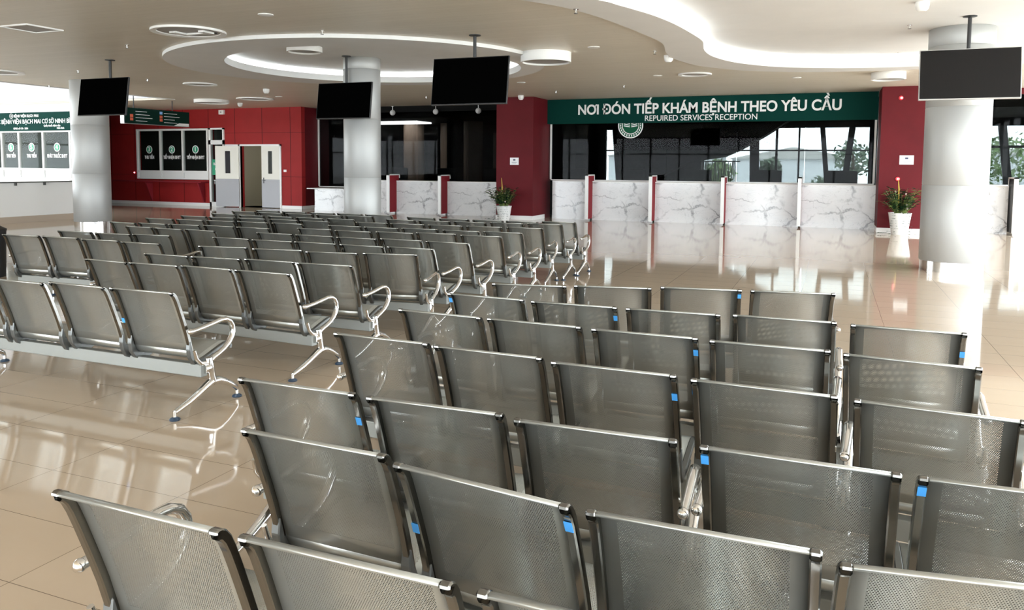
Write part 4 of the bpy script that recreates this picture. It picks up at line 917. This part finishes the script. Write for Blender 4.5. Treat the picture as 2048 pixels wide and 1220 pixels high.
def ob(name, me, parent, loc=(0, 0, 0), rot=None):
    o = bpy.data.objects.new(name, me); COL.objects.link(o); o.parent = parent; o.location = loc
    if rot: o.rotation_euler = rot
    return o
BENCH = [
    ('A', 0, 4, -1.923, 5.043, 0.1882, {0: [-0.002, -0.005, -0.007, -0.003], 1: [-0.004, -0.003, -0.0, 0.01], 2: [0.001, -0.016, 0.013, -0.023], 3: [0.003, -0.012, 0.012, -0.009]}),
    ('B', 0, 5, -1.952, 4.366, 0.0065, {0: [-0.004, 0.003, 0.012, -0.054], 1: [-0.008, -0.019, 0.01, 0.008], 2: [-0.009, -0.015, 0.011, 0.035], 3: [0.002, -0.006, 0.017, 0.002], 4: [0.013, -0.04, 0.017, -0.021]}),
    ('C', 0, 5, -1.981, 3.798, -0.045, {0: [-0.0, 0.006, 0.004, -0.015], 1: [-0.008, -0.009, 0.008, 0.017], 2: [-0.0, -0.013, 0.009, 0.04], 3: [0.005, -0.021, 0.012, 0.054], 4: [0.003, -0.038, 0.01, -0.037]}),
    ('D', 0, 5, -1.95, 3.137, -0.0707, {0: [-0.0, 0.006, 0.004, 0.036], 1: [-0.003, -0.001, 0.006, 0.033], 2: [-0.004, -0.008, 0.004, 0.046], 3: [0.003, -0.011, 0.005, 0.035], 4: [0.0, 0.0, 0.0, 0.0]}),
    ('E', 0, 3, -1.824, 2.345, -0.016, {0: [0.002, 0.001, -0.001, 0.017], 1: [-0.009, 0.025, -0.008, 0.037], 2: [0.001, -0.014, 0.002, 0.033]}),
    ('F', 0, 3, -1.406, 1.869, -0.0933, {0: [0.004, 0.008, 0.002, 0.06], 1: [0.027, -0.052, 0.017, -0.04], 2: [-0.0, -0.008, 0.003, 0.1]}),
    ('G', 0, 3, -1.505, 1.333, 0.0022, {0: [0.028, -0.026, 0.018, -0.013]}),
    ('L1', -1, 4, -5.197, 3.671, -0.0049, {1: [-0.001, 0.002, 0.012, -0.027], 2: [-0.001, 0.003, 0.013, 0.02]}),
    ('L2', 0, 4, -5.662, 4.78, -0.0527, {0: [0.001, 0.003, -0.007, -0.02], 1: [-0.0, -0.005, -0.001, 0.054], 2: [-0.001, -0.002, 0.008, 0.012], 3: [-0.002, -0.009, 0.011, 0.022]}),
    ('L3', 0, 4, -5.546, 5.317, -0.0089, {0: [0.001, 0.003, -0.008, 0.001], 1: [0.0, -0.001, -0.004, 0.05], 2: [0.001, 0.009, 0.002, 0.003], 3: [-0.001, -0.013, 0.005, 0.06]}),
    ('L4', 0, 4, -5.456, 5.935, 0.1439, {0: [-0.001, -0.005, 0.011, 0.02], 1: [0.002, 0.009, 0.003, 0.005], 2: [-0.001, -0.011, -0.004, 0.008], 3: [0.002, 0.004, 0.0, 0.043]}),
    ('L5', 0, 5, -6.121, 6.78, -0.0382, {0: [0.001, 0.004, -0.004, 0.001], 1: [0.001, 0.002, -0.004, 0.052], 2: [-0.0, -0.003, -0.0, 0.02], 3: [0.0, -0.0, -0.001, 0.01], 4: [-0.001, -0.004, 0.005, 0.003]}),
    ('L6', 0, 5, -6.065, 7.442, -0.0292, {0: [0.0, 0.001, -0.002, 0.016], 1: [0.0, -0.001, -0.002, 0.009], 2: [0.0, -0.001, -0.005, 0.009], 3: [0.001, 0.006, 0.003, -0.005], 4: [-0.002, -0.005, 0.002, -0.033]}),
    ('L7', 0, 5, -6.056, 8.199, 0.004, {0: [0.0, 0.0, -0.003, -0.017], 1: [-0.0, -0.005, -0.009, 0.008], 2: [0.002, 0.011, -0.004, -0.02], 3: [-0.002, -0.007, 0.009, 0.019], 4: [-0.0, 0.001, 0.002, -0.007]}),
    ('L8', 0, 5, -6.007, 8.791, -0.0174, {0: [0.001, 0.005, -0.006, 0.012], 1: [0.0, -0.001, -0.006, -0.001], 2: [-0.002, -0.011, 0.002, 0.024], 3: [0.001, 0.009, -0.001, -0.033], 4: [-0.001, -0.001, 0.004, -0.017]}),
    ('L9', 0, 5, -6.084, 9.573, 0.0462, {0: [0.002, 0.009, -0.017, -0.018], 1: [-0.001, -0.009, -0.015, 0.015], 2: [0.001, 0.002, -0.017, -0.021], 3: [-0.0, -0.004, -0.015, -0.021], 4: [0.0, 0.002, -0.012, -0.034]}),
    ('L10', 0, 5, -6.03, 10.297, -0.0008, {0: [0.001, 0.005, -0.02, -0.065], 1: [0.0, -0.004, -0.017, -0.004], 2: [0.001, 0.002, -0.014, -0.028], 3: [0.003, 0.015, -0.008, -0.04], 4: [0.003, 0.013, -0.002, -0.01]}),
    ('L11', 0, 5, -5.977, 10.841, -0.0218, {0: [0.001, 0.002, -0.017, -0.049], 1: [0.002, 0.006, -0.019, 0.005], 2: [0.003, 0.012, -0.021, -0.033], 3: [-0.003, -0.016, -0.017, -0.027], 4: [-0.002, -0.007, -0.003, 0.006]}),
    ('K1', 0, 4, -8.343, 5.961, 0.0285, {0: [-0.0, -0.007, 0.005, 0.067], 1: [0.001, 0.009, 0.005, 0.003], 2: [0.001, 0.009, -0.002, -0.011], 3: [-0.001, -0.011, -0.007, -0.018]}),
    ('K2', 0, 3, -8.283, 6.578, 0.0438, {0: [-0.0, -0.001, 0.001, 0.005], 1: [0.001, 0.005, -0.004, 0.013], 2: [-0.0, -0.004, 0.004, 0.024]}),
    ('K3', 0, 3, -8.258, 7.472, -0.1069, {0: [0.001, 0.007, -0.006, 0.003], 1: [-0.0, -0.004, -0.003, -0.001], 2: [-0.0, -0.003, 0.005, 0.005]}),
    ('K4', 0, 5, -9.102, 7.97, -0.0254, {0: [0.001, 0.006, -0.012, -0.05], 1: [-0.001, -0.007, -0.004, -0.014], 2: [-0.001, -0.009, 0.001, 0.031], 3: [0.001, 0.01, 0.005, -0.011], 4: [-0.0, 0.0, 0.005, -0.002]}),
    ('K5', 0, 5, -9.196, 8.707, -0.0033, {0: [0.0, -0.001, -0.006, 0.027], 1: [0.0, 0.004, -0.004, -0.023], 2: [-0.001, -0.006, 0.0, -0.033], 3: [-0.001, -0.007, 0.003, 0.001], 4: [0.001, 0.01, 0.003, -0.031]}),
    ('K6', 0, 5, -9.144, 9.32, -0.0275, {0: [0.001, 0.005, -0.005, 0.013], 1: [-0.001, -0.007, -0.004, -0.023], 2: [-0.001, -0.004, 0.001, 0.002], 3: [0.001, 0.009, 0.002, -0.011], 4: [-0.001, -0.002, 0.002, -0.014]}),
    ('K7', 0, 5, -9.065, 9.889, -0.0448, {0: [-0.001, -0.005, 0.003, -0.022], 1: [-0.0, -0.004, -0.004, 0.009], 2: [0.001, 0.011, -0.002, -0.045], 3: [-0.0, -0.001, -0.002, -0.02], 4: [-0.0, 0.0, 0.001, -0.038]}),
    ('K8', 0, 5, -9.206, 10.508, -0.012, {0: [0.0, 0.007, 0.004, -0.035], 1: [-0.002, -0.018, 0.001, -0.037], 2: [-0.0, -0.004, 0.001, 0.024], 3: [0.002, 0.013, -0.005, -0.059], 4: [0.0, 0.002, 0.0, 0.0]}),
    ('K9', 0, 5, -9.055, 10.947, -0.049, {0: [-0.001, -0.01, -0.002, 0.003], 1: [0.0, 0.002, -0.004, -0.01], 2: [0.002, 0.014, -0.003, -0.002], 3: [0.0, 0.004, 0.001, -0.033], 4: [-0.002, -0.01, 0.001, -0.026]}),
    ('E2', 0, 3, -0.075, 2.29, 0.0404, {0: [0.011, -0.034, 0.017, -0.047], 1: [0.0, 0.0, 0.0, 0.0]}),
    ('F2', 0, 3, 0.302, 1.763, 0.1549, {0: [0.0, 0.0, 0.0, 0.0]}),
]
LAB = {
 'A': 'four-seat bench at the front of the near block, closest to the counters',
 'B': 'five-seat bench in the near block, second row from the counters side',
 'C': 'five-seat bench in the near block, third row from the counters side',
 'D': 'five-seat bench in the near block, fourth row from the counters side',
 'E': 'three-seat bench in the near block, fifth row, its left half',
 'F': 'three-seat bench in the near block, last but one row, its left half',
 'G': 'pale bench nearest the camera, bottom left corner of the near block',
 'E2': 'three-seat bench in the near block, fifth row, its right half',
 'F2': 'bench cut off by the bottom right corner of the picture',
 'L1': 'large pale four-seat bench nearest on the left, by the bare tiled floor',
 'L2': 'brownish four-seat bench directly in front of the large pale left one',
 'L3': 'four-seat bench in the aisle block, third row counted from its near end',
 'L4': 'four-seat bench set askew in the aisle block, fourth row from its near end',
 'L5': 'five-seat bench in the aisle block, fifth row from its near end',
 'L6': 'five-seat bench in the aisle block, sixth row from its near end',
 'L7': 'five-seat bench in the aisle block, seventh row from its near end',
 'L8': 'five-seat bench in the aisle block, eighth row from its near end',
 'L9': 'five-seat bench in the aisle block, third row from the counters',
 'L10': 'five-seat bench in the aisle block, second row from the counters',
 'L11': 'five-seat bench ending the aisle block, the row closest to the counters',
 'K1': 'four-seat bench at far left edge, nearest of the left-hand block',
 'K2': 'three-seat bench in the left-hand block, second row from its near end',
 'K3': 'three-seat bench in the left-hand block, third row, beside the left round pillar',
 'K4': 'five-seat bench in the left-hand block, fourth row from its near end',
 'K5': 'five-seat bench in the left-hand block, fifth row from its near end',
 'K6': 'five-seat bench in the left-hand block, sixth row from its near end',
 'K7': 'five-seat bench in the left-hand block, third row from the red wall',
 'K8': 'five-seat bench in the left-hand block, second row from the red wall',
 'K9': 'five-seat bench in the left-hand block, row closest to the red wall',
}
BLOCK = {'A': 'near block of waiting benches', 'L': 'aisle block of waiting benches', 'K': 'left-hand block of waiting benches'}
STICK = {('A', 2, 1): .02, ('B', 1, 1): .05, ('B', 4, 1): .10, ('C', 2, 1): .06, ('D', 2, 1): .08, ('D', 0, 1): .5, ('E', 0, 1): .10, ('E2', 0, 0): .02, ('E2', 1, 0): .02, ('F', 1, 0): .20, ('F', 1, 1): .04, ('L1', 2, 0): .22, ('B', 0, 0): .02}
EXTRA = {'B': [3], 'C': [3], 'D': [3]}
def rail_pt(s):
    # point on the rear of the rail, s metres below the top
    d = 0; P = PROF[4:CUT + 1]
    for a, b in zip(P, P[1:]):
        l_ = math.hypot(b[0] - a[0], b[1] - a[1])
        if d + l_ >= s: t = (s - d) / l_; return (a[0] + (b[0] - a[0]) * t, a[1] + (b[1] - a[1]) * t, math.atan2(b[0] - a[0], -(b[1] - a[1])))
        d += l_
    return (P[-1][0], P[-1][1], .2)
beam_me = {}
for key, i0, n, bx, by, th, off in BENCH:
    c0 = (i0 + (n - 1) / 2) * PITCH
    root = empty('waiting_bench', (bx + c0 * math.cos(th), by + c0 * math.sin(th), 0), th)
    blk = 'L' if key[0] == 'L' else 'K' if key[0] == 'K' else 'A'
    tag(root, LAB[key], 'bench', BLOCK[blk])
    for i in range(i0, i0 + n):
        dx, dy, dz, dt = off.get(i, (0, 0, 0, 0)); x = i * PITCH - c0
        loc = (x + dx, dy, dz); rot = (0, 0, dt)
        b = ob('backrest', me_back, root, loc, rot); s_ = ob('seat', me_pan, root, loc, rot)
        for k in (0, 1):
            r_ = ob('side_rail', me_rail[k], b); ob('seat_edge', me_edge[k], s_); ob('seat_bracket', me_hook[k], s_)
            if (key, i, k) in STICK:
                y_, z_, a_ = rail_pt(STICK[(key, i, k)] + .012); xx = (-1 if k == 0 else 1) * (W / 2 - RW / 2)
                q = ob('sticker', me_stick, b, (xx, y_ - .0265 * math.cos(a_), z_ - .0265 * math.sin(a_)), (a_, 0, 0)); q['label'] = 'blue sticker'
    hl = n * PITCH / 2 + .02
    if n not in beam_me:
        m = MB(); m.box(-hl, hl, .165, .222, .212, .296, .005); beam_me[n] = mesh_of(m, 'beam', M['beam'], False)
    ob('beam', beam_me[n], root)
    e = (n - 1) * PITCH / 2 + W / 2 + .047
    for x in (-e, e):
        l = ob('leg', me_leg, root, (x, 0, 0)); ob('foot', me_foot[0], l); ob('foot', me_foot[1], l); ob('armrest', me_arm, root, (x, 0, 0))
    for j in EXTRA.get(key, []):
        x = (j + .5) * PITCH - c0
        l = ob('leg', me_leg, root, (x, 0, 0)); ob('foot', me_foot[0], l); ob('foot', me_foot[1], l); ob('armrest', me_arm, root, (x, 0, 0))

# ------------------------------------------------------------------ light
wd = bpy.data.worlds.new('World'); sc.world = wd; wd.use_nodes = True
nt = wd.node_tree; nt.nodes.clear()
wo = nt.nodes.new('ShaderNodeOutputWorld'); bg = nt.nodes.new('ShaderNodeBackground')
tc = nt.nodes.new('ShaderNodeTexCoord'); sp = nt.nodes.new('ShaderNodeSeparateXYZ'); L(nt, tc.outputs['Generated'], sp.inputs[0])
mr = nt.nodes.new('ShaderNodeMapRange'); L(nt, sp.outputs[2], mr.inputs[0]); mr.inputs[1].default_value = -.05; mr.inputs[2].default_value = .5
cm = nt.nodes.new('ShaderNodeMix'); cm.data_type = 'RGBA'; L(nt, mr.outputs[0], cm.inputs[0])
cm.inputs[6].default_value = (.90, .98, 1.04, 1); cm.inputs[7].default_value = (.93, 1, 1.06, 1)
L(nt, cm.outputs[2], bg.inputs[0]); bg.inputs[1].default_value = 9.0; L(nt, bg.outputs[0], wo.inputs[0])
def portal(name, loc, rot, sx, sy):
    l = bpy.data.lights.new(name, 'AREA'); l.shape = 'RECTANGLE'; l.size = sx; l.size_y = sy
    l.cycles.is_portal = True
    o = bpy.data.objects.new(name, l); COL.objects.link(o); o.location = loc; o.rotation_euler = rot
portal('daylight_right', (6.45, 10, 1.8), (0, R(90), 0), 3.5, 37)
portal('daylight_rear', (-11.5, -8.6, 1.8), (R(90), 0, 0), 43, 3.5)
portal('daylight_left', (-33.6, 6.7, 1.8), (0, R(-90), 0), 3.5, 30)
portal('daylight_back', (-1.0, 29.3, 1.95), (R(-90), 0, 0), 30, 2.0)

# ------------------------------------------------------------------ camera
f, cy, pitch, roll, H = 1560.0, 446.448, .0748516, -.0070243, 1.5993
cam = bpy.data.cameras.new('camera'); cam.sensor_width = 36; cam.sensor_fit = 'HORIZONTAL'
cam.lens = f / 2048 * 36; cam.shift_y = (cy - 610) / 2048; cam.clip_end = 300; cam.clip_start = .05
co = bpy.data.objects.new('camera', cam); COL.objects.link(co); sc.camera = co
Tz = Matrix.Rotation(R(22.2), 3, 'Z')
Rt = Tz @ Vector((1, 0, 0)); Fw = Tz @ Vector((0, math.cos(pitch), -math.sin(pitch))); Up = Tz @ Vector((0, math.sin(pitch), math.cos(pitch)))
cr, sr = math.cos(roll), math.sin(roll)
R2 = Rt * cr - Up * sr; U2 = Rt * sr + Up * cr
mt = Matrix((( R2.x, U2.x, -Fw.x, 0), (R2.y, U2.y, -Fw.y, 0), (R2.z, U2.z, -Fw.z, H), (0, 0, 0, 1)))
co.matrix_world = mt

# ------------------------------------------------------------------ colour and sampling behaviour
sc.view_settings.view_transform = 'Standard'; sc.view_settings.look = 'None'; sc.view_settings.gamma = 1.0
sc.view_settings.use_curve_mapping = False; sc.view_settings.exposure = EXPOSURE = .72
cy_ = sc.cycles
cy_.use_denoising = True; cy_.max_bounces = 10; cy_.diffuse_bounces = 5; cy_.glossy_bounces = 4; cy_.transparent_max_bounces = 24
cy_.sample_clamp_indirect = 6.0; cy_.caustics_reflective = False; cy_.caustics_refractive = False
